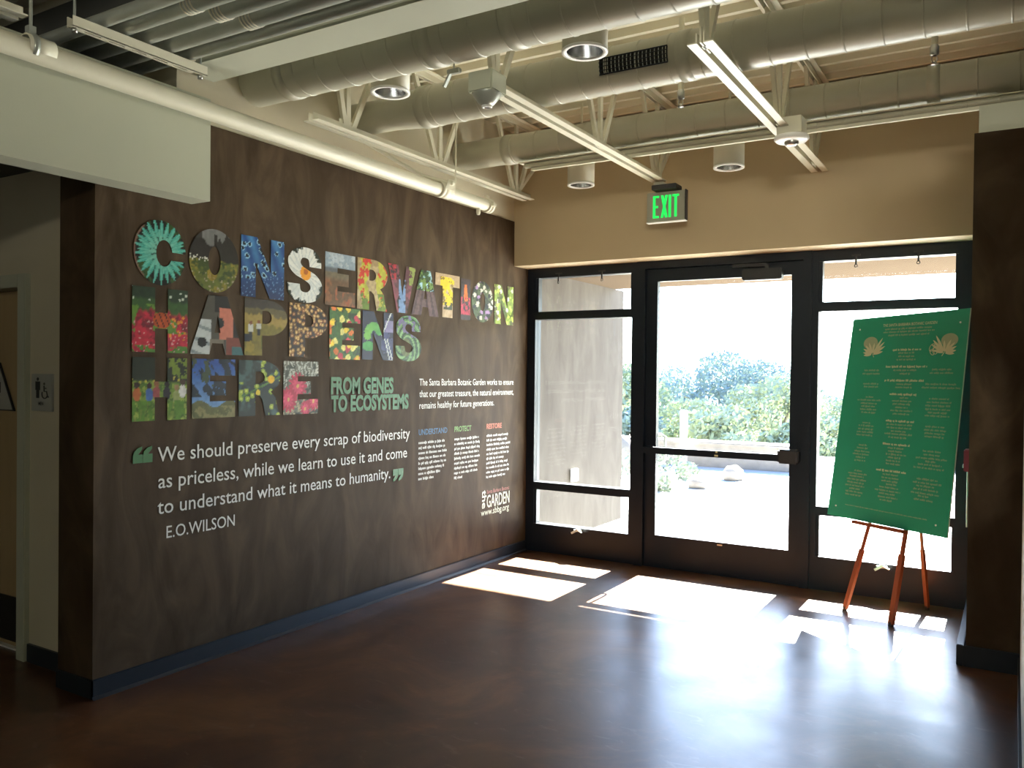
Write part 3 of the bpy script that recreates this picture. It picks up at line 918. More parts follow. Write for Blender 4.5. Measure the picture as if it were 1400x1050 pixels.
def text_shape(body, bold=0.0):
    """flat text outline: vertices, faces, bounds (unit size)"""
    key = (body, bold)
    if key in _txt:
        return _txt[key]
    cu = bpy.data.curves.new('lettering', 'FONT')
    cu.body = body
    cu.offset = bold
    cu.resolution_u = 3
    ob = bpy.data.objects.new('lettering', cu)
    COL.objects.link(ob)
    bpy.context.view_layer.update()
    me = bpy.data.meshes.new_from_object(ob.evaluated_get(bpy.context.evaluated_depsgraph_get()))
    vs = np.array([v.co[:] for v in me.vertices])
    fs = [tuple(p_.vertices) for p_ in me.polygons]
    bpy.data.objects.remove(ob)
    bpy.data.curves.remove(cu)
    bpy.data.meshes.remove(me)
    _txt[key] = (vs, fs)
    return _txt[key]


CAP = None


def text_on(mb, body, place, x0, x1, base, cap, bold=0.0, rot=False):
    """fit a line of text between x0 and x1 with its baseline at base and capital height cap; place(u, v) gives the point"""
    global CAP
    if CAP is None:
        CAP = text_shape('H')[0][:, 1].max()
    vs, fs = text_shape(body, bold)
    a, b_ = vs[:, 0].min(), vs[:, 0].max()
    mb.add([place(x0 + (q[0] - a) / (b_ - a) * (x1 - x0), base + q[1] / CAP * cap) for q in vs], fs)


def on_wall(off=0.003):
    return lambda u, v: (WX + off, u, v)


def scribble(mb, place, x0, x1, zc_, h, rnd, frac=0.62):
    """a line of small print too far away to read: word-sized groups of letter strokes"""
    x = x0
    while x < x1 - h * 0.6:
        wl = rnd.randint(2, 9)
        for k in range(wl):
            cw = h * rnd.uniform(0.42, 0.62)
            if x + cw > x1:
                break
            up = h * (0.62 if rnd.random() < 0.3 else 0.36)
            dn = h * (0.58 if rnd.random() < 0.12 else 0.34)
            s_ = cw * frac
            mb.add([place(x, zc_ - dn), place(x + s_, zc_ - dn), place(x + s_, zc_ + up), place(x, zc_ + up)], [(0, 1, 2, 3)])
            x += cw
        x += h * 0.5


# ---- wall texts
q = empty('quotation_lettering', (WX, 2.65, 0.70), 'white three line quotation with its author below the photo letters', 'wall lettering')
for body, a, b_, z, c_ in (('We should preserve every scrap of biodiversity', 2.654, 4.698, 1.092, 0.073),
                           ('as priceless, while we learn to use it and come', 2.659, 4.667, 0.957, 0.073),
                           ('to understand what it means to humanity.', 2.655, 4.483, 0.826, 0.073), ('E.O.WILSON', 2.708, 3.142, 0.697, 0.061)):
    mb = MB()
    text_on(mb, body, on_wall(), a, b_, z, c_, 0.004)
    mb.build('lettering', M['text_white'], q)
for nm, sign, a, b_, z0, z1, lab in (('quotation_mark', '\u201c', 2.516, 2.624, 1.094, 1.176, 'large green opening quotation mark left of the quotation'),
                                     ('quotation_mark', '\u201d', 4.513, 4.627, 0.797, 0.883, 'green closing quotation mark after the word humanity')):
    mb = MB()
    wd = (b_ - a) * 0.49
    for k in (0, 1):
        u0 = a + k * (b_ - a) * 0.51
        pts = [(u0, z0 + 0.42 * (z1 - z0)), (u0, z0), (u0 + wd, z0), (u0 + wd, z0 + 0.52 * (z1 - z0)), (u0 + wd * 0.52, z0 + 0.52 * (z1 - z0)),
               (u0 + wd * 0.95, z0 + 0.82 * (z1 - z0)), (u0 + wd * 0.95, z1), (u0 + wd * 0.45, z0 + 0.9 * (z1 - z0)), (u0 + wd * 0.1, z0 + 0.68 * (z1 - z0))]
        if sign == '\u201d':
            pts = [(2 * u0 + wd - u, z0 + z1 - v) for u, v in pts]
        mb.poly([(WX + 0.002, u, v) for u, v in pts], (0.002, 0, 0))
    tag(mb.build(nm, M['text_quote']), lab, 'wall lettering')
q = empty('heading_lettering', (WX, 3.89, 1.30), 'green block capitals reading FROM GENES TO ECOSYSTEMS', 'wall lettering')
for body, a, b_, z, c_ in (('FROM GENES', 3.892, 4.510, 1.421, 0.098), ('TO ECOSYSTEMS', 3.894, 4.680, 1.308, 0.094)):
    mb = MB()
    text_on(mb, body, on_wall(), a, b_, z, c_, 0.045)
    mb.build('lettering', M['text_green'], q)
q = empty('intro_lettering', (WX, 4.80, 1.29), 'white three line sentence about the botanic garden at the right of the wall', 'wall lettering')
for body, a, b_, z in (('The Santa Barbara Botanic Garden works to ensure', 4.803, 6.125, 1.467), ('that our greatest treasure, the natural environment,', 4.805, 6.127, 1.382),
                       ('remains healthy for future generations.', 4.806, 5.816, 1.297)):
    mb = MB()
    text_on(mb, body, on_wall(), a, b_, z, 0.049, 0.006)
    mb.build('lettering', M['text_white'], q)
rnd = random.Random(11)
for head, a, b_, mt, lens, lab in (('UNDERSTAND', 4.801, 5.155, 'text_blue', (0.33, 0.34, 0.37, 0.345, 0.355, 0.32, 0.29, 0.19), 'column of small white print under a blue heading'),
                                   ('PROTECT', 5.251, 5.483, 'text_lime', (0.345, 0.36, 0.36, 0.355, 0.37, 0.355, 0.34, 0.33, 0.12), 'column of small white print under a lime green heading'),
                                   ('RESTORE', 5.708, 5.940, 'text_orange', (0.345, 0.335, 0.375, 0.37, 0.36, 0.29, 0.335, 0.36, 0.37, 0.31), 'column of small white print under an orange heading')):
    q = empty('text_column', (WX, a, 0.75), lab, 'wall lettering', 'three columns of small print')
    mb = MB()
    text_on(mb, head, on_wall(), a, b_, 1.106, 0.040, 0.02)
    mb.build('heading', M[mt], q)
    mb = MB()
    for k, ln in enumerate(lens):
        scribble(mb, on_wall(), a, a + ln, 1.047 - 0.0376 * k, 0.0205, rnd)
    mb.build('body_text', M['text_white'], q)
q = empty('logo_lettering', (WX, 5.64, 0.40), 'small garden logo with web address low at the right end of the wall', 'wall lettering')
mb = MB()
text_on(mb, 'the', lambda u, v: (WX + 0.003, 5.652 + v, 0.605 - u), 0.0, 0.150, 0.0, 0.062, 0.02)
text_on(mb, 'GARDEN', on_wall(), 5.722, 6.078, 0.457, 0.100, 0.008)
mb.build('wordmark', M['text_cream'], q)
mb = MB()
text_on(mb, 'Santa Barbara Botanic', on_wall(), 5.722, 6.072, 0.572, 0.030)
mb.build('red_line', M['text_red'], q)
mb = MB()
text_on(mb, 'www.sbbg.org', on_wall(), 5.636, 6.070, 0.398, 0.052, 0.004)
mb.build('web_address', M['text_cream'], q)


# ------------------------------------------------------------------ photo-filled letters
def ell(cx, cy, rx, ry, a0, a1, n=28):
    return [(cx + rx * math.cos(R(a0 + (a1 - a0) * k / n)), cy + ry * math.sin(R(a0 + (a1 - a0) * k / n))) for k in range(n + 1)]


def smooth_run(p_, n=5):
    out = []
    for i in range(len(p_) - 1):
        a = p_[max(i - 1, 0)]
        b_, c_ = p_[i], p_[i + 1]
        d_ = p_[min(i + 2, len(p_) - 1)]
        for k in range(n):
            t = k / n
            out.append(tuple(0.5 * ((2 * b_[j]) + (-a[j] + c_[j]) * t + (2 * a[j] - 5 * b_[j] + 4 * c_[j] - d_[j]) * t * t
                                    + (-a[j] + 3 * b_[j] - 3 * c_[j] + d_[j]) * t ** 3) for j in (0, 1)))
    out.append(p_[-1])
    return out


_S1 = [(.97, .66), (.95, .80), (.80, .95), (.52, 1.0), (.22, .95), (.04, .80), (.05, .62), (.22, .49), (.45, .42), (.62, .35), (.66, .27), (.58, .20), (.48, .19),
       (.38, .22), (.35, .33)]
_S2 = [(0, .33), (.03, .17), (.20, .04), (.50, 0), (.80, .05), (.98, .20), (.98, .38), (.82, .52), (.58, .60), (.42, .66), (.37, .73), (.42, .80), (.51, .81), (.60, .78),
       (.63, .66)]
SHAPES = {
    'C': [ell(.5, .5, .5, .5, 3.5, 348.5, 56) + ell(.575, .5, .155, .205, -29 + 360, 8.5, 30)],
    'O': [ell(.5, .5, .5, .5, 0, 354, 59), ell(.5, .5, .125, .225, 0, 351, 39)],
    'N': [[(0, 0), (0, 1), (.36, 1), (.68, .42), (.68, 1), (1, 1), (1, 0), (.66, 0), (.33, .57), (.33, 0)]],
    'S': [smooth_run(_S1) + smooth_run(_S2)],
    'E': [[(0, 0), (0, 1), (1, 1), (1, .72), (.40, .72), (.40, .62), (.78, .62), (.78, .38), (.40, .38), (.40, .28), (1, .28), (1, 0)]],
    'R': [[(0, 0), (0, 1)] + ell(.52, .70, .46, .30, 90, -62, 18) + [(.86, .33), (.91, .12), (.98, 0), (.62, 0), (.575, .18), (.53, .31), (.44, .37), (.38, .37), (.38, 0)],
          [(.38, .58), (.38, .80)] + ell(.46, .69, .14, .11, 90, -90, 8)],
    'V': [[(0, 1), (.36, 1), (.51, .36), (.65, 1), (1, 1), (.68, 0), (.33, 0)]],
    'A': [[(0, 0), (.33, 1), (.68, 1), (1, 0), (.65, 0), (.60, .19), (.40, .19), (.35, 0)], [(.445, .37), (.555, .37), (.50, .68)]],
    'T': [[(0, 1), (1, 1), (1, .72), (.71, .72), (.71, 0), (.29, 0), (.29, .72), (0, .72)]],
    'I': [[(0, 0), (0, 1), (1, 1), (1, 0)]],
    'P': [[(0, 0), (0, 1)] + ell(.52, .68, .48, .32, 90, -90, 20) + [(.40, .36), (.40, 0)], [(.40, .57), (.40, .80)] + ell(.49, .685, .13, .115, 90, -90, 8)],
    'H': [[(0, 0), (0, 1), (.40, 1), (.40, .62), (.63, .62), (.63, 1), (1, 1), (1, 0), (.63, 0), (.63, .37), (.40, .37), (.40, 0)]],
}


def hsh(i, j, s):
    n = np.sin(i * 127.1 + j * 311.7 + s * 74.7) * 43758.5453
    return n - np.floor(n)


def vn(x, y, s=0):
    i, j = np.floor(x), np.floor(y)
    fx, fy = x - i, y - j
    fx, fy = fx * fx * (3 - 2 * fx), fy * fy * (3 - 2 * fy)
    return (hsh(i, j, s) * (1 - fx) + hsh(i + 1, j, s) * fx) * (1 - fy) + (hsh(i, j + 1, s) * (1 - fx) + hsh(i + 1, j + 1, s) * fx) * fy


def fbm(x, y, s=0):
    return 0.5 * vn(x, y, s) + 0.3 * vn(x * 2.1, y * 2.1, s + 1) + 0.2 * vn(x * 4.3, y * 4.3, s + 2)


def vor(x, y, s=0):
    """distance to the nearest random point and that cell's random number"""
    i, j = np.floor(x), np.floor(y)
    d, c = np.full_like(x, 9.0), np.zeros_like(x)
    for a in (-1, 0, 1):
        for b_ in (-1, 0, 1):
            px, py = i + a + hsh(i + a, j + b_, s), j + b_ + hsh(i + a, j + b_, s + 9)
            q_ = np.hypot(px - x, py - y)
            m_ = q_ < d
            d = np.where(m_, q_, d)
            c = np.where(m_, hsh(i + a, j + b_, s + 5), c)
    return d, c


def c3(*rgb):
    """a colour as read off the print (0-255)"""
    return np.array([(v / 255.0) ** 2.2 for v in rgb])


class Paint:
    def __init__(self, u, v, base):
        self.u, self.v = u, v
        self.c = np.zeros((len(u), 3)) + c3(*base)

    def put(self, rgb, m_):
        m_ = np.clip(m_, 0, 1)[:, None]
        self.c = self.c * (1 - m_) + c3(*rgb) * m_
        return self

    def disc(self, rgb, x, y, rx, ry):
        return self.put(rgb, (((self.u - x) / rx) ** 2 + ((self.v - y) / ry) ** 2 < 1).astype(float))

    def above(self, rgb, y, soft=0.02, wob=0.0, s=0):
        return self.put(rgb, (self.v - y - wob * (fbm(self.u * 5, self.v * 0 + 3, s) - 0.5)) / soft)

    def noise(self, rgb, f, th, s=0, soft=0.08, m_=1.0):
        return self.put(rgb, (fbm(self.u * f, self.v * f, s) - th) / soft * m_)

    def dots(self, rgb, f, r_, s=0, keep=1.0, m_=1.0):
        d, c = vor(self.u * f, self.v * f, s)
        return self.put(rgb, ((d < r_) & (c < keep)) * m_)

    def grain(self, k, f=22, s=0):
        self.c = self.c * (1 - k + 2 * k * vn(self.u * f, self.v * f, s)[:, None])
        return self

    def band(self, x0, x1, y0, y1):
        return ((self.u > x0) & (self.u < x1) & (self.v > y0) & (self.v < y1)).astype(float)

    def flower(self, rgb, x, y, r_, n, sharp=0.5):
        a = np.arctan2(self.v - y, self.u - x)
        q_ = np.hypot(self.u - x, self.v - y)
        return self.put(rgb, (q_ < r_ * (1 - sharp + sharp * np.abs(np.cos(a * n / 2)))).astype(float))


def succulent(u, v):
    p_ = Paint(u, v, (22, 24, 18)).noise((50, 80, 34), 7, .55, 2)
    for k, (r_, n, ph) in enumerate(((.52, 22, 0), (.46, 20, .5), (.36, 16, .2), (.26, 12, .7))):
        a = np.arctan2(v - .52, u - .52) + ph * .3
        q_ = np.hypot(u - .52, v - .52)
        t = np.abs(((a / (2 * np.pi) * n) % 1) - .5) * 2
        edge = r_ * (1 - .46 * t)
        m_ = (q_ < edge).astype(float)
        p_.put((66 + 16 * k, 160 + 8 * k, 146 + 6 * k), m_)
        p_.put((26, 70, 66), m_ * (t > .74) * .9)
        p_.put((120, 205, 190), m_ * (t < .16) * .5)
    return p_.put((150, 110, 96), (np.hypot(u - .5, v - .5) > .47) * (u < .2) * .6).grain(.12).c


def meadow(u, v):
    p_ = Paint(u, v, (92, 100, 36)).noise((128, 118, 40), 6, .5, 1).noise((60, 74, 28), 9, .55, 4)
    p_.dots((150, 140, 110), 16, .28, 3, .5, v < .3).put((160, 130, 40), ((np.hypot(u - .45, v - .28) < .1)) * .6)
    p_.above((36, 32, 28), .50, .02, .1).above((112, 112, 112), .80, .02, .5, 3).put((40, 36, 32), ((u < .24) & (v > .5)) * .9)
    p_.put((40, 36, 32), (np.abs(u - .53) < .035) * (v > .68) * (v < .92))
    return p_.dots((215, 215, 205), 22, .34, 8, .7, (np.abs(v - .52) < .04) * (u < .45)).grain(.2).c


def droplets(u, v):
    p_ = Paint(u, v, (26, 70, 128)).put((70, 128, 184), np.clip((v - .25) * 1.3, 0, 1) * (.5 + .5 * np.sin((u * 1.4 + v * .6) * 16)))
    p_.put((18, 40, 84), np.clip(.5 - v, 0, .5) * 1.8)
    d, c = vor(u * 6 + v * 1.5, v * 7, 4)
    p_.put((140, 190, 220), (np.abs(d - .27) < .05) * (v > .3) * (c < .7)).put((8, 16, 34), (d < .22) * (v > .3) * (c < .7))
    return p_.dots((90, 130, 180), 22, .22, 2, .6, v < .4).grain(.12).c


def poppy(u, v):
    p_ = Paint(u, v, (30, 38, 24))
    a, q_ = np.arctan2(v - .5, u - .5), np.hypot((u - .5) * .95, v - .5)
    p_.put((222, 224, 220), (q_ < .50 + .05 * np.sin(a * 5 + 1) + .03 * np.sin(a * 17)) * 1.0)
    p_.put((176, 184, 190), (np.sin(a * 24 + q_ * 6) > .75) * (q_ > .16) * (q_ < .5) * .7).put((196, 204, 206), (fbm(u * 6, v * 6, 2) > .55) * (q_ < .46) * .6)
    p_.put((30, 38, 24), ((u > .78) & (v > .83)) | ((u < .12) & (v < .2)))
    return p_.disc((226, 150, 28), .52, .54, .155, .135).disc((178, 96, 16), .52, .56, .07, .05).grain(.06).c


def desert(u, v):
    p_ = Paint(u, v, (100, 72, 46)).noise((132, 84, 50), 5, .5, 1).above((104, 92, 72), .45, .1).above((86, 90, 96), .62, .03, .06).above((136, 152, 166), .70, .04)
    return p_.put((176, 186, 194), (fbm(u * 4, v * 9, 7) > .55) * (v > .74) * .7).noise((150, 80, 44), 8, .62, 5, .05, v < .4).grain(.18).c


def blossoms(base, cols, f=5, seed=0, rad=.40):
    def fn(u, v):
        p_ = Paint(u, v, base).noise(tuple(int(q_ * .6) for q_ in base), 6, .52, seed)
        for k, (rgb, keep) in enumerate(cols):
            d, c = vor(u * f + .37 * k, v * f * 1.2 + .71 * k, seed + 13 * k)
            p_.put(rgb, (d < rad * (0.75 + .5 * fbm(u * 18, v * 18, k))) * (c < keep))
        return p_.grain(.28, 24, seed).c
    return fn


def paintbrush(u, v):
    p_ = Paint(u, v, (150, 128, 92)).noise((176, 156, 116), 4, .5)
    for k, (x, w_) in enumerate(((.22, .2), (.8, .22))):
        m_ = (np.abs(u - x - .06 * np.sin(v * 9)) < w_ * (.5 + .5 * fbm(u * 8, v * 8, k)))
        p_.put((170, 168, 58), m_ * (v > .08)).put((186, 52, 30), m_ * (fbm(u * 7, v * 7, 3 + k) > .58)).put((96, 120, 40), m_ * (v < .34) * (fbm(u * 8, v * 8, 9) > .45))
    return p_.grain(.2).c


def plumvee(u, v):
    p_ = Paint(u, v, (86, 48, 58)).noise((120, 60, 74), 5, .5, 2).put((112, 142, 186), (np.abs(u - .5) < .12) * (v < .7)).put((176, 44, 58), (u < .3) * (v > .68) * (fbm(u * 7, v * 7, 1) > .4))
    return p_.noise((40, 30, 34), 8, .58, 5).put((128, 140, 70), (u > .75) * (v > .6) * (fbm(u * 9, v * 9, 8) > .45)).grain(.2).c


def barktree(u, v):
    p_ = Paint(u, v, (88, 62, 64)).put((64, 44, 50), (np.sin((u - .5) / (1.05 - v + .05) * 26) > .3) * .8)
    m_ = (v > .55) | (np.abs(u - .5) > .42 - .35 * v + .1)
    p_.put((44, 72, 34), m_ * 1.0).put((100, 130, 60), m_ * (fbm(u * 11, v * 11, 2) > .52)).put((150, 190, 200), m_ * (fbm(u * 9, v * 9, 6) > .62)).put((24, 30, 20), m_ * (fbm(u * 10, v * 10, 4) > .6))
    return p_.grain(.22).c


def yellowtee(u, v):
    p_ = Paint(u, v, (168, 144, 112)).noise((184, 162, 132), 4, .5)
    m_ = (np.abs(u - .48) < .3) & (v > .28) & (v < .94)
    p_.put((214, 190, 26), m_ * (fbm(u * 6, v * 7, 3) > .36)).put((120, 100, 20), m_ * (fbm(u * 9, v * 9, 4) > .62)).put((50, 58, 34), (np.abs(u - .5) < .2) * (v > .18) * (v < .36) * (fbm(u * 9, v * 9, 2) > .5))
    return p_.grain(.12).c


def flameeye(u, v):
    p_ = Paint(u, v, (52, 34, 40)).put((214, 104, 34), ((np.abs(u - .5) < .42 * (1.1 - v)) & (v > .45) & (v < .85)) * 1.0).put((168, 34, 62), ((v < .55) & (v > .12)) * (fbm(u * 6, v * 10, 2) > .4))
    return p_.noise((30, 20, 26), 9, .6, 4).grain(.25).c


def redgarden(u, v):
    p_ = Paint(u, v, (150, 30, 52)).noise((186, 36, 60), 7, .48, 2).noise((108, 26, 42), 10, .58, 6).above((54, 86, 40), .62, .06, .35).above((34, 54, 34), .80, .05, .2)
    p_.dots((196, 206, 190), 13, .26, 3, .35, v > .78).put((90, 128, 46), (fbm(u * 5, v * 5, 8) > .58) * (v < .75) * (v > .3)).dots((214, 130, 40), 12, .3, 7, .5, (u > .62) * (v < .6) * (v > .2))
    p_.put((76, 120, 44), (v < .1) * (fbm(u * 9, v * 9, 4) > .5)).dots((206, 150, 150), 15, .2, 5, .4, (v < .5) * 1.0)
    p_.disc((176, 74, 26), .52, .5, .16, .13).put((30, 16, 14), (np.abs(np.sin((u - .52) * 30 + (v - .5) * 14)) < .25) * (np.hypot((u - .52) / .16, (v - .5) / .13) < 1))
    return p_.grain(.22).c


def microscope(u, v):
    p_ = Paint(u, v, (72, 68, 60)).put((28, 24, 22), (v > .72) * (u > .45)).put((196, 116, 96), ((u > .53) & (u < .82) & (v > .26) & (v < .80) & (u - .53 < (v * -.2 + .46))) * 1.0)
    p_.disc((20, 18, 20), .56, .54, .055, .09).put((184, 190, 192), ((u < .38) & (v < .58) & (u > .02)) * 1.0).put((132, 142, 146), ((u < .38) & (v < .58)) * (np.sin((u * 3 + v * 9) * 3) > .7))
    p_.disc((18, 18, 20), .22, .2, .085, .085).put((120, 110, 98), (v < .26) * (u > .36) * (u < .62)).put((120, 56, 42), (u > .66) * (v < .3)).put((50, 92, 96), (u > .78) * (v < .14))
    return p_.put((40, 30, 26), (u > .8) * (v > .3) * 1.0).grain(.1).c


def hikers(u, v):
    p_ = Paint(u, v, (120, 108, 36)).noise((146, 128, 40), 5, .5, 1).above((150, 128, 62), .55, .04, .2).above((96, 86, 52), .72, .03, .3).above((58, 50, 42), .84, .02, .1, 5)
    p_.noise((84, 94, 34), 7, .58, 5, .08, v < .35)
    for x, y, hh in ((.14, .26, .34), (.32, .36, .26)):
        p_.put((28, 30, 34), (np.abs(u - x) < .035) * (v > y) * (v < y + hh * .55)).put((186, 186, 176), (np.abs(u - x) < .05) * (v > y + hh * .45) * (v < y + hh * .82)).disc((120, 72, 40), x, y + hh * .92, .035, .035)
    return p_.put((22, 26, 40), (u < .12) * (v > .24) * (v < .38)).grain(.15).c


def seeds(u, v):
    p_ = Paint(u, v, (44, 26, 16))
    d, c = vor(u * 11, v * 12, 3)
    p_.put((120, 82, 42), (d < .46) * 1.0).put((176, 134, 74), (d < .40) * (c > .4)).put((150, 92, 56), (d < .40) * (c < .25)).put((226, 196, 130), (d < .16) * 1.0)
    return p_.grain(.15).c


def leafletters(u, v):
    p_ = Paint(u, v, (32, 38, 66)).put((60, 66, 110), (u > .62) * (fbm(u * 5, v * 5, 2) > .45)).put((124, 118, 160), (u > .72) * (v > .58) * (v < .84))
    for k in range(7):
        a = .5 + k * .45
        x, y = .36 + .2 * math.cos(a), .5 + .2 * math.sin(a)
        p_.disc((74 + 6 * k, 150 + 4 * k, 78), x, y, .115, .085)
    p_.put((70, 150, 80), (np.hypot((u - .2) / .2, (v - .28) / .1) < 1) * 1.0)
    for x0, sl in ((.62, .9), (.70, -1.4), (.78, -1.4)):
        p_.put((196, 206, 206), (np.abs((u - x0) - (v - .5) / sl * .55) < .016) * ((v > .5) if sl > 0 else (v < .45)))
    return p_.grain(.12).c


def greenswirl(u, v):
    p_ = Paint(u, v, (52, 88, 52)).noise((84, 126, 78), 5, .5, 1)
    q_ = np.hypot(u - .35, v - .35)
    p_.put((110, 150, 96), (np.sin(q_ * 38 + np.arctan2(v - .35, u - .35) * 5) > .55) * 1.0).put((30, 52, 34), (np.sin(q_ * 38 + np.arctan2(v - .35, u - .35) * 5) < -.75) * 1.0)
    p_.put((96, 88, 126), (fbm(u * 6, v * 6, 6) > .58) * (v > .5)).put((84, 92, 40), (np.hypot(u - .4, v - .3) < .2) * .8)
    return p_.grain(.2).c


def schoolwalk(u, v):
    p_ = Paint(u, v, (108, 134, 50)).noise((140, 160, 66), 9, .5, 1).noise((76, 106, 36), 12, .56, 3).above((28, 38, 20), .60, .05, .12)
    p_.put((110, 130, 40), (fbm(u * 9, v * 9, 5) > .5) * (v > .66) * (u > .66)).dots((190, 180, 70), 10, .2, 6, .4, (np.abs(v - .64) < .06) * 1.0)
    for x, y, sh, hd in ((.08, .34, (178, 100, 52), (56, 40, 30)), (.30, .33, (70, 104, 168), (58, 40, 30)), (.43, .36, (148, 72, 72), (142, 92, 60)), (.62, .35, (40, 36, 44), (34, 26, 22)),
                         (.80, .30, (140, 150, 90), (150, 122, 84)), (.92, .38, (206, 206, 200), (70, 52, 40))):
        p_.disc(sh, x, y + .08, .068, .11).disc(hd, x, y + .225, .05, .05)
    return p_.put((88, 128, 40), (v < .32) * (fbm(u * 16, v * 4, 8) > .5)).grain(.2).c


def bluetree(u, v):
    p_ = Paint(u, v, (54, 96, 168)).put((126, 168, 210), np.clip((.7 - v) * 1.4, 0, 1)).above((40, 74, 150), .72, .2)
    p_.put((26, 34, 40), ((fbm(u * 7 + v * 3, v * 4, 2) > .53) & (v > .35)) * .95).put((60, 74, 56), (fbm(u * 6, v * 6, 9) > .56) * (v > .4) * (u < .5))
    p_.put((96, 98, 58), (v < .24 + .06 * np.sin(u * 9)) * 1.0).put((130, 124, 78), (v < .2) * (fbm(u * 8, v * 8, 4) > .5))
    return p_.grain(.16).c


def yellowballs(u, v):
    p_ = Paint(u, v, (34, 48, 46)).noise((62, 88, 86), 4, .55, 1).put((76, 112, 50), (np.abs(v - .4 - .4 * (u - .2)) < .02) * 1.0)
    d, c = vor(u * 7, v * 7, 4)
    m_ = ((u < .5) & (v < .6) & (v > .2)) | ((u > .5) & (v > .62)) | ((u > .7) & (v < .5))
    p_.put((150, 172, 58), (d < .36) * (c < .8) * m_).put((196, 206, 96), (d < .15) * (c < .8) * m_)
    return p_.disc((232, 182, 30), .75, .66, .085, .07).disc((214, 190, 40), .44, .42, .05, .05).grain(.14).c


def cactus(u, v):
    p_ = Paint(u, v, (104, 104, 92)).put((186, 188, 178), (np.sin(u * 60 + 14 * fbm(u * 9, v * 9, 3)) > .4) * (v > .5)).noise((60, 66, 58), 9, .56, 4)
    p_.noise((180, 164, 130), 12, .58, 7, .05, v < .3)
    for x, y, r_ in ((.40, .53, .27), (.14, .28, .25), (.86, .24, .2), (.62, .1, .16)):
        p_.flower((178, 34, 70), x, y, r_, 14, .35).flower((214, 66, 102), x, y, r_ * .6, 11, .4).disc((224, 170, 110), x, y, .035, .035)
    return p_.grain(.16).c


CAST = [
    ('C', 2.513, 2.812, 1.984, 2.312, succulent, 'photo-filled letter C with a turquoise succulent', 48),
    ('O', 2.833, 3.155, 1.978, 2.318, meadow, 'photo-filled letter O with a grey rock above a flower meadow', 46),
    ('N', 3.173, 3.491, 1.976, 2.318, droplets, 'photo-filled letter N of a blue leaf covered in droplets', 44),
    ('S', 3.515, 3.806, 1.976, 2.312, poppy, 'photo-filled letter S with a white poppy and orange centre', 40),
    ('E', 3.832, 4.107, 1.980, 2.312, desert, 'photo-filled letter E of brown desert under a pale sky', 34),
    ('R', 4.129, 4.440, 1.976, 2.314, paintbrush, 'photo-filled letter R with red and yellow flower spikes on tan', 34),
    ('V', 4.440, 4.750, 1.980, 2.312, plumvee, 'photo-filled letter V in plum and blue', 30),
    ('A', 4.700, 5.030, 1.978, 2.308, barktree, 'photo-filled letter A with brown bark under green leaves', 30),
    ('T', 4.985, 5.300, 1.982, 2.310, yellowtee, 'photo-filled letter T with yellow flowers on beige', 28),
    ('I', 5.318, 5.450, 1.980, 2.302, flameeye, 'photo-filled letter I with an orange and magenta bloom', 22),
    ('O', 5.468, 5.786, 1.975, 2.306, blossoms((70, 84, 52), [((188, 184, 168), .4), ((150, 118, 160), .35), ((30, 32, 34), .3)], 6, 3), 'photo-filled letter O with white and lilac petals', 26),
    ('N', 5.805, 6.108, 1.976, 2.304, blossoms((128, 150, 56), [((176, 196, 84), .4), ((206, 206, 186), .16), ((96, 90, 60), .25)], 6, 8), 'photo-filled letter N in lime green with small white flowers', 24),
    ('H', 2.507, 2.826, 1.645, 1.970, redgarden, 'photo-filled letter H of a red flower garden with a butterfly', 48),
    ('A', 2.840, 3.194, 1.644, 1.962, microscope, 'photo-filled letter A with a face at a white instrument', 46),
    ('P', 3.201, 3.520, 1.646, 1.968, hikers, 'photo-filled letter P of two walkers in golden grassland', 44),
    ('P', 3.536, 3.855, 1.647, 1.969, seeds, 'photo-filled letter P filled with brown seeds', 44),
    ('E', 3.875, 4.161, 1.639, 1.970, blossoms((58, 98, 36), [((220, 214, 120), .42), ((206, 110, 34), .30), ((176, 40, 62), .14), ((226, 196, 50), .25)], 5, 5), 'photo-filled letter E of yellow and orange garden flowers', 36),
    ('N', 4.183, 4.500, 1.643, 1.968, leafletters, 'photo-filled letter N with green leaves on navy', 32),
    ('S', 4.524, 4.820, 1.640, 1.965, greenswirl, 'photo-filled letter S of grey green succulent rosettes', 30),
    ('H', 2.510, 2.824, 1.301, 1.619, schoolwalk, 'photo-filled letter H of children walking through tall grass', 48),
    ('E', 2.856, 3.138, 1.302, 1.619, bluetree, 'photo-filled letter E of dark branches against blue sky', 44),
    ('R', 3.163, 3.476, 1.302, 1.618, yellowballs, 'photo-filled letter R with round yellow flower buds', 44),
    ('E', 3.493, 3.780, 1.300, 1.619, cactus, 'photo-filled letter E with magenta cactus flowers', 38),
]
_outl = {}


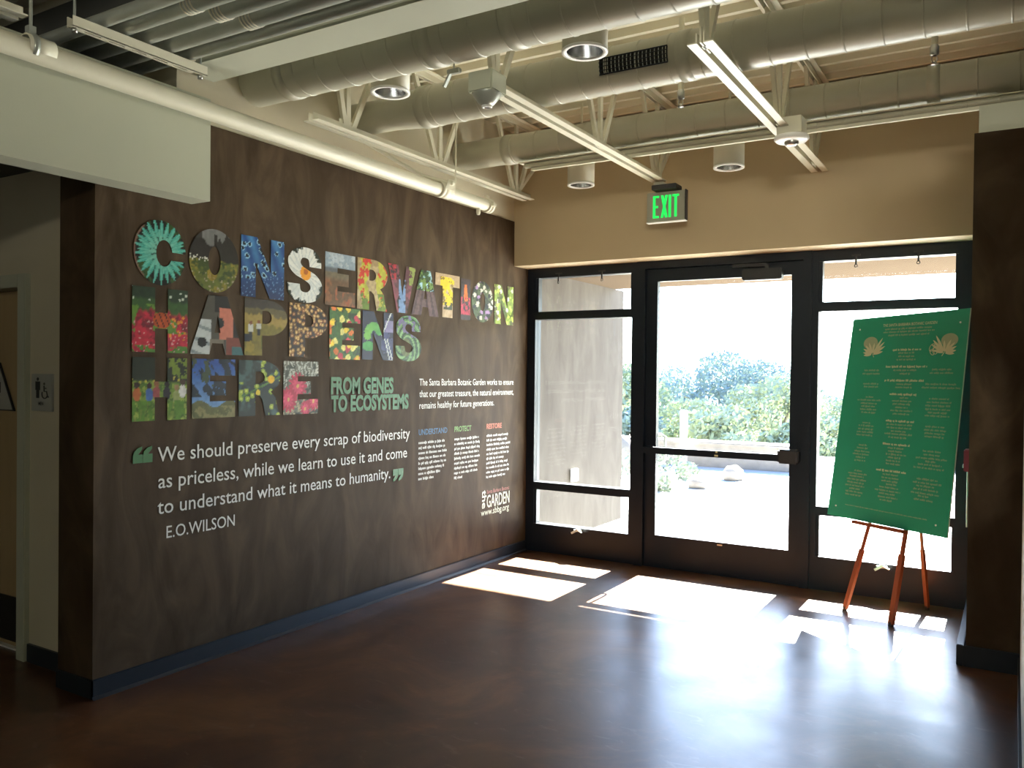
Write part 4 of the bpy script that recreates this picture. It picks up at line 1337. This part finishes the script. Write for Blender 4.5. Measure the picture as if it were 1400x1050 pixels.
def outline_mesh(ch_, nx, ny):
    key = (ch_, nx, ny)
    if key in _outl:
        return _outl[key]
    cu = bpy.data.curves.new('outline', 'CURVE')
    cu.dimensions = '2D'
    cu.fill_mode = 'FRONT'
    for pts in SHAPES[ch_]:
        s_ = cu.splines.new('POLY')
        s_.points.add(len(pts) - 1)
        for k, (x, y_) in enumerate(pts):
            s_.points[k].co = (x, y_, 0, 1)
        s_.use_cyclic_u = True
    ob = bpy.data.objects.new('outline', cu)
    COL.objects.link(ob)
    bpy.context.view_layer.update()
    me = bpy.data.meshes.new_from_object(ob.evaluated_get(bpy.context.evaluated_depsgraph_get()))
    bpy.data.objects.remove(ob)
    bpy.data.curves.remove(cu)
    bm = bmesh.new()
    bm.from_mesh(me)
    bpy.data.meshes.remove(me)
    bmesh.ops.remove_doubles(bm, verts=bm.verts[:], dist=1e-5)
    for k in range(1, nx):
        bmesh.ops.bisect_plane(bm, geom=bm.verts[:] + bm.edges[:] + bm.faces[:], dist=1e-6, plane_co=(k / nx, 0, 0), plane_no=(1, 0, 0))
    for k in range(1, ny):
        bmesh.ops.bisect_plane(bm, geom=bm.verts[:] + bm.edges[:] + bm.faces[:], dist=1e-6, plane_co=(0, k / ny, 0), plane_no=(0, 1, 0))
    bm.verts.index_update()
    vs = np.array([v.co[:2] for v in bm.verts])
    fs = [tuple(v.index for v in f.verts) for f in bm.faces]
    bm.free()
    _outl[key] = (vs, fs)
    return _outl[key]


for (ch_, ya, yb, za, zb, fn, lab, nx) in CAST:
    vs, fs = outline_mesh(ch_, nx, 52)
    me = bpy.data.meshes.new('photo_letter')
    me.from_pydata([(0.003, u * (yb - ya), v * (zb - za)) for u, v in vs], [], fs)
    at = me.attributes.new('picture', 'FLOAT_COLOR', 'POINT')
    col = np.ones((len(vs), 4), dtype=np.float32)
    col[:, :3] = np.clip(fn(vs[:, 0].copy(), vs[:, 1].copy()), 0, 1)
    at.data.foreach_set('color', col.ravel())
    me.materials.append(M['picture'])
    me.update()
    o = bpy.data.objects.new('photo_letter', me)
    COL.objects.link(o)
    o.location = (WX, ya, za)
    row = 'in the top row' if za > 1.9 else ('in the middle row' if za > 1.6 else 'in the bottom row')
    tag(o, lab + ', ' + row, 'wall letter', 'photo-filled letters on the brown wall')

# ------------------------------------------------------------------ green board on its easel
F1, F2 = Vector((-.972, 5.869, 0)), Vector((-.663, 5.649, 0))
BD = (F2 - F1).normalized()
NB = Vector((-BD.y, BD.x, 0))
LEAN = R(8)
BU = Vector((0, 0, 1)) * math.cos(LEAN) + NB * math.sin(LEAN)
BN = BD.cross(BU)          # towards the viewer


def onb(u, v, k=0.0):
    return F1 + BD * u + BU * v + BN * k


bo = empty('donor_board', onb(0.26, 0.62), 'large green printed board leaning on the wooden easel', 'board')
q4 = [(-.219, .613), (.731, .620), (.709, 2.002), (-.195, 1.984)]
mb = MB()
NU, NV = 12, 16


def bq(s, t, k):
    u = (q4[0][0] * (1 - s) + q4[1][0] * s) * (1 - t) + (q4[3][0] * (1 - s) + q4[2][0] * s) * t
    v = (q4[0][1] * (1 - s) + q4[1][1] * s) * (1 - t) + (q4[3][1] * (1 - s) + q4[2][1] * s) * t
    return onb(u, v, k)


for side, k in ((0, 0.0), (1, -0.008)):
    vs = [bq(i / NU, j / NV, k) for j in range(NV + 1) for i in range(NU + 1)]
    mb.add(vs, [(j * (NU + 1) + i, j * (NU + 1) + i + 1, (j + 1) * (NU + 1) + i + 1, (j + 1) * (NU + 1) + i) for j in range(NV) for i in range(NU)])
for (s0, t0, s1, t1) in ((0, 0, 1, 0), (0, 1, 1, 1), (0, 0, 0, 1), (1, 0, 1, 1)):
    mb.add([bq(s0, t0, 0), bq(s1, t1, 0), bq(s1, t1, -0.008), bq(s0, t0, -0.008)], [(0, 1, 2, 3)])
mb.build('panel', M['board'], bo)
mb = MB()
for (s0, t0, s1, t1) in ((1, 0, 1, 1),):
    mb.bar(bq(s0, t0, -0.004), bq(s1, t1, -0.004), 0.006, 0.010)
mb.build('edge_strip', M['board_edge'], bo)
for (u, v) in ((-.123, 1.908), (.654, 1.918), (-.148, .684), (.646, .683)):
    c = [onb(u + 0.006 * math.cos(a), v + 0.006 * math.sin(a), 0.001) for a in np.linspace(0, 2 * math.pi, 10)[:-1]]
    MB().poly(c, BN * 0.003).build('screw', M['bright_ring'], bo)
ROWS = [(0.093,0.467,1.899),(0.081,0.483,1.879),(0.125,0.445,1.857),(0.175,0.398,1.758),(0.223,0.359,1.737),(0.226,0.357,1.715),(0.214,0.369,1.694),(0.135,0.46,1.647),(0.199,0.388,1.624),(0.252,0.34,1.601),(-0.041,0.092,1.623),(-0.054,0.095,1.6),(0.494,0.635,1.628),(0.479,0.655,1.606),(0.138,0.458,1.556),(0.237,0.359,1.533),(0.23,0.371,1.512),(-0.038,0.1,1.532),(-0.029,0.093,1.512),(0.457,0.677,1.536),(0.432,0.705,1.514),(0.192,0.405,1.466),(0.275,0.347,1.444),(0.219,0.374,1.423),(0.226,0.372,1.403),(0.249,0.351,1.381),(0.213,0.387,1.36),(0.236,0.367,1.339),(-0.002,0.067,1.442),(-0.07,0.132,1.421),(-0.039,0.104,1.399),(-0.031,0.092,1.379),(-0.038,0.102,1.358),(-0.024,0.098,1.337),(0.496,0.642,1.445),(0.481,0.658,1.423),(0.475,0.656,1.402),(0.478,0.659,1.379),(0.499,0.636,1.359),(0.479,0.66,1.339),(0.187,0.411,1.292),(0.196,0.4,1.269),(0.199,0.394,1.248),(0.237,0.359,1.227),(0.189,0.404,1.208),(0.223,0.369,1.186),(-0.003,0.067,1.268),(-0.034,0.096,1.248),(-0.034,0.094,1.225),(-0.042,0.099,1.205),(-0.044,0.098,1.184),(0.492,0.634,1.272),(0.486,0.646,1.25),(0.492,0.64,1.23),(0.494,0.643,1.21),(0.184,0.404,1.14),(0.228,0.358,1.117),(0.234,0.351,1.096),(0.219,0.38,1.076),(0.237,0.345,1.055),(0.225,0.35,1.034),(0.228,0.35,1.014),(-0.012,0.058,1.116),(-0.025,0.071,1.096),(-0.043,0.087,1.074),(-0.055,0.095,1.054),(-0.026,0.063,1.033),(-0.034,0.063,1.012),(0.495,0.629,1.119),(0.503,0.621,1.098),(0.45,0.673,1.075),(0.522,0.595,1.056),(0.47,0.648,1.036),(0.441,0.673,1.014),(0.156,0.407,0.967),(0.213,0.344,0.944),(0.208,0.346,0.922),(0.209,0.337,0.901),(0.249,0.331,0.882),(0.198,0.348,0.86),(0.164,0.37,0.839),(0.201,0.327,0.819),(0.194,0.352,0.797),(0.212,0.312,0.777),(-0.023,0.047,0.941),(-0.074,0.09,0.921),(-0.059,0.067,0.903),(-0.08,0.09,0.881),(-0.073,0.075,0.86),(-0.087,0.082,0.839),(-0.048,0.042,0.818),(-0.08,0.069,0.798),(-0.078,0.062,0.776),(0.475,0.63,0.945),(0.449,0.655,0.922),(0.477,0.609,0.903),(0.459,0.637,0.881),(0.443,0.646,0.858),(0.497,0.582,0.841),(0.471,0.61,0.818),(-0.068,0.587,0.704)]
BOLD = {3, 7, 14, 21, 40, 55, 74}
rnd = random.Random(5)
mb, mb2 = MB(), MB()
text_on(mb2, 'THE SANTA BARBARA BOTANIC GARDEN', lambda u, v: onb(u, v, 0.002), 0.072, 0.490, 1.918, 0.018, 0.01)
for k, (a, b_, v) in enumerate(ROWS):
    scribble(mb2 if k in BOLD else mb, lambda u, v_: onb(u, v_, 0.002), a, b_, v, 0.0145 if k in BOLD else (0.008 if k == len(ROWS) - 1 else 0.0125), rnd, 0.78 if k in BOLD else 0.6)
mb.build('name_lines', M['gold_dim'], bo)
mb2.build('heading_lines', M['gold'], bo)


def emblem(cx, cy, w_, h_, flip):
    """a round bloom over a spray of pointed leaves"""
    d = MB()
    d.poly([onb(cx + flip * (-0.1 * w_) + 0.37 * w_ * math.cos(a), cy + 0.20 * h_ + 0.30 * h_ * math.sin(a), 0.0015) for a in np.linspace(0, 2 * math.pi, 29)[:-1]], BN * 0.0005)
    eo = d.build('bloom', M['gold_dim'], bo)
    l = MB()
    bx, by = cx + flip * 0.06 * w_, cy - 0.36 * h_
    for k, (ang, ln) in enumerate(((168, .46), (150, .52), (132, .55), (112, .56), (60, .82), (46, .74), (32, .66), (14, .5), (84, .5), (185, .4))):
        a = R(ang if flip > 0 else 180 - ang)
        dx, dy = math.cos(a), math.sin(a)
        n_ = 7
        top_, bot_ = [], []
        for i in range(n_ + 1):
            t = i / n_
            ww = 0.055 * w_ * math.sin(math.pi * (0.08 + 0.92 * t)) ** 0.8
            px, py = bx + dx * ln * w_ * (0.12 + t), by + dy * ln * h_ * (0.12 + t)
            top_.append(onb(px - dy * ww, py + dx * ww, 0.0025 + 0.0002 * k))
            bot_.append(onb(px + dy * ww, py - dx * ww, 0.0025 + 0.0002 * k))
        l.poly(top_ + bot_[::-1], BN * 0.0001)
    l.bar(onb(bx, by + 0.05 * h_, 0.003), onb(bx + flip * 0.1 * w_, by - 0.13 * h_, 0.003), 0.004, 0.001)
    l.build('leaf_spray', M['gold'], bo)


emblem(0.0, 1.783, 0.162, 0.142, 1)
emblem(0.577, 1.783, 0.160, 0.142, -1)
bt = MB()
for (ux, vx, a, rx, ry) in ((.474, 1.768, 60, .026, .016), (.500, 1.757, 10, .022, .014), (.478, 1.738, -50, .020, .013), (.498, 1.737, -20, .016, .010)):
    ca, sa = math.cos(R(a)), math.sin(R(a))
    ring_o = [onb(ux + rx * math.cos(t) * ca - ry * math.sin(t) * sa, vx + rx * math.cos(t) * sa + ry * math.sin(t) * ca, 0.002) for t in np.linspace(0, 2 * math.pi, 17)]
    bt.tube(ring_o, 0.0022, 5, False)
bt.bar(onb(.462, 1.748, .002), onb(.516, 1.743, .002), 0.005, 0.002)
bt.build('butterfly', M['gold'], bo)

ea = empty('wooden_easel', (-0.70, 5.90, 0), 'red brown wooden tripod easel standing in the sunlight before the right sidelight', 'easel')


def leg(p0, p1, low, w0, w1):
    p0, p1 = Vector(p0), Vector(p1)
    m_ = MB()
    k = low / (p1 - p0).length
    pm = p0.lerp(p1, k)
    m_.bar(p0.lerp(p1, 0.012), pm, w0, w0 * 0.8, BD).bar(p0.lerp(p1, k * 0.5), p1, w1, w1 * 0.7, BD)
    lo = m_.build('leg', M['wood'], ea)
    f = MB()
    dd = (p1 - p0).normalized()
    f.tube([p0 + Vector((0, 0, 0.002)), p0 + dd * 0.03], w0 * 0.5, 10)
    f.build('rubber_foot', M['black'], lo)


leg(F1 - BN * 0.035, onb(0.33, 1.66, -0.035), 0.44, 0.030, 0.020)
leg(F2 - BN * 0.035, onb(0.46, 1.66, -0.035), 0.46, 0.034, 0.024)
leg((-0.479, 6.215, 0), (-0.60, 5.99, 1.62), 0.42, 0.026, 0.018)
MB().bar(onb(0.035, 0.601, 0.004), onb(0.435, 0.6045, 0.004), 0.022, 0.06, BU).build('ledge', M['wood'], ea)
MB().bar(onb(0.26, 1.58, -0.03), onb(0.50, 1.58, -0.03), 0.03, 0.02, BU).build('top_block', M['wood'], ea)

# ------------------------------------------------------------------ signs and devices on the walls
rs = empty('restroom_sign', (-4.342, 2.44, 1.43), 'square grey restroom sign on the corridor wall beside the door frame', 'sign')
MB().bbox(-4.438, -4.246, 2.428, 2.44, 1.335, 1.530, 0.002).build('plate', M['sign_grey'], rs)
pg = MB()
yy = 2.426


def flat(cx, cz, pts):
    pg.poly([(cx + a, yy, cz + b_) for a, b_ in pts], (0, 0.002, 0))


cm = -4.375
flat(cm, 1.502, [(0.009 * math.cos(t), 0.009 * math.sin(t)) for t in np.linspace(0, 2 * math.pi, 13)[:-1]])
flat(cm, 1.445, [(-.021, .045), (.021, .045), (.021, 0), (.013, 0), (.013, -.042), (-.013, -.042), (-.013, 0), (-.021, 0)])
cw = -4.315
flat(cw, 1.478, [(0.007 * math.cos(t), 0.007 * math.sin(t)) for t in np.linspace(0, 2 * math.pi, 11)[:-1]])
pg.tube([(cw, yy, 1.468), (cw + 0.002, yy, 1.438), (cw + 0.024, yy, 1.438), (cw + 0.034, yy, 1.408), (cw + 0.042, yy, 1.411)], 0.0035, 6)
pg.tube([(cw + 0.006 + 0.025 * math.cos(t), yy, 1.424 + 0.022 * math.sin(t)) for t in np.linspace(R(150), R(340), 14)], 0.003, 6)
pg.tube([(cw, yy, 1.455), (cw + 0.02, yy, 1.455)], 0.003, 6)
pg.build('pictogram', M['black'], rs)
mb = MB()
text_on(mb, 'MEN', lambda u, v: (u, 2.4265, v), -4.367, -4.322, 1.366, 0.017, 0.02)
mb.build('lettering', M['black'], rs)
tr = empty('triangle_sign', (-4.90, 2.505, 1.32), 'pale triangular sign with dark edges on the tan restroom door', 'sign')
MB().poly([(-5.05, 2.498, 1.320), (-4.738, 2.498, 1.320), (-4.894, 2.498, 1.590)], (0, 0.010, 0)).build('edge_plate', M['black'], tr)
MB().poly([(-5.04, 2.496, 1.327), (-4.752, 2.496, 1.327), (-4.896, 2.496, 1.576)], (0, 0.004, 0)).build('face', M['sign_grey'], tr)
pg = MB()
yy = 2.494
flat(-4.896, 1.50, [(0.010 * math.cos(t), 0.010 * math.sin(t)) for t in np.linspace(0, 2 * math.pi, 13)[:-1]])
flat(-4.896, 1.42, [(-.024, .06), (.024, .06), (.024, 0), (.014, 0), (.014, -.05), (-.014, -.05), (-.014, 0), (-.024, 0)])
pg.build('pictogram', M['black'], tr)
fa = empty('fire_alarm_box', (-0.235, 6.10, 1.03), 'small red alarm box on the partition side, just right of the green board', 'alarm')
MB().bbox(-0.272, -0.233, 6.04, 6.16, 0.963, 1.103, 0.006).build('box', M['red'], fa)
MB().bbox(-0.279, -0.272, 6.05, 6.15, 0.985, 1.005, 0.002).build('handle', M['white'], fa)
MB().tube([(-0.250, 6.10, 0.965), (-0.250, 6.10, 0.60)], 0.006, 8).build('conduit', M['sign_grey'], fa)
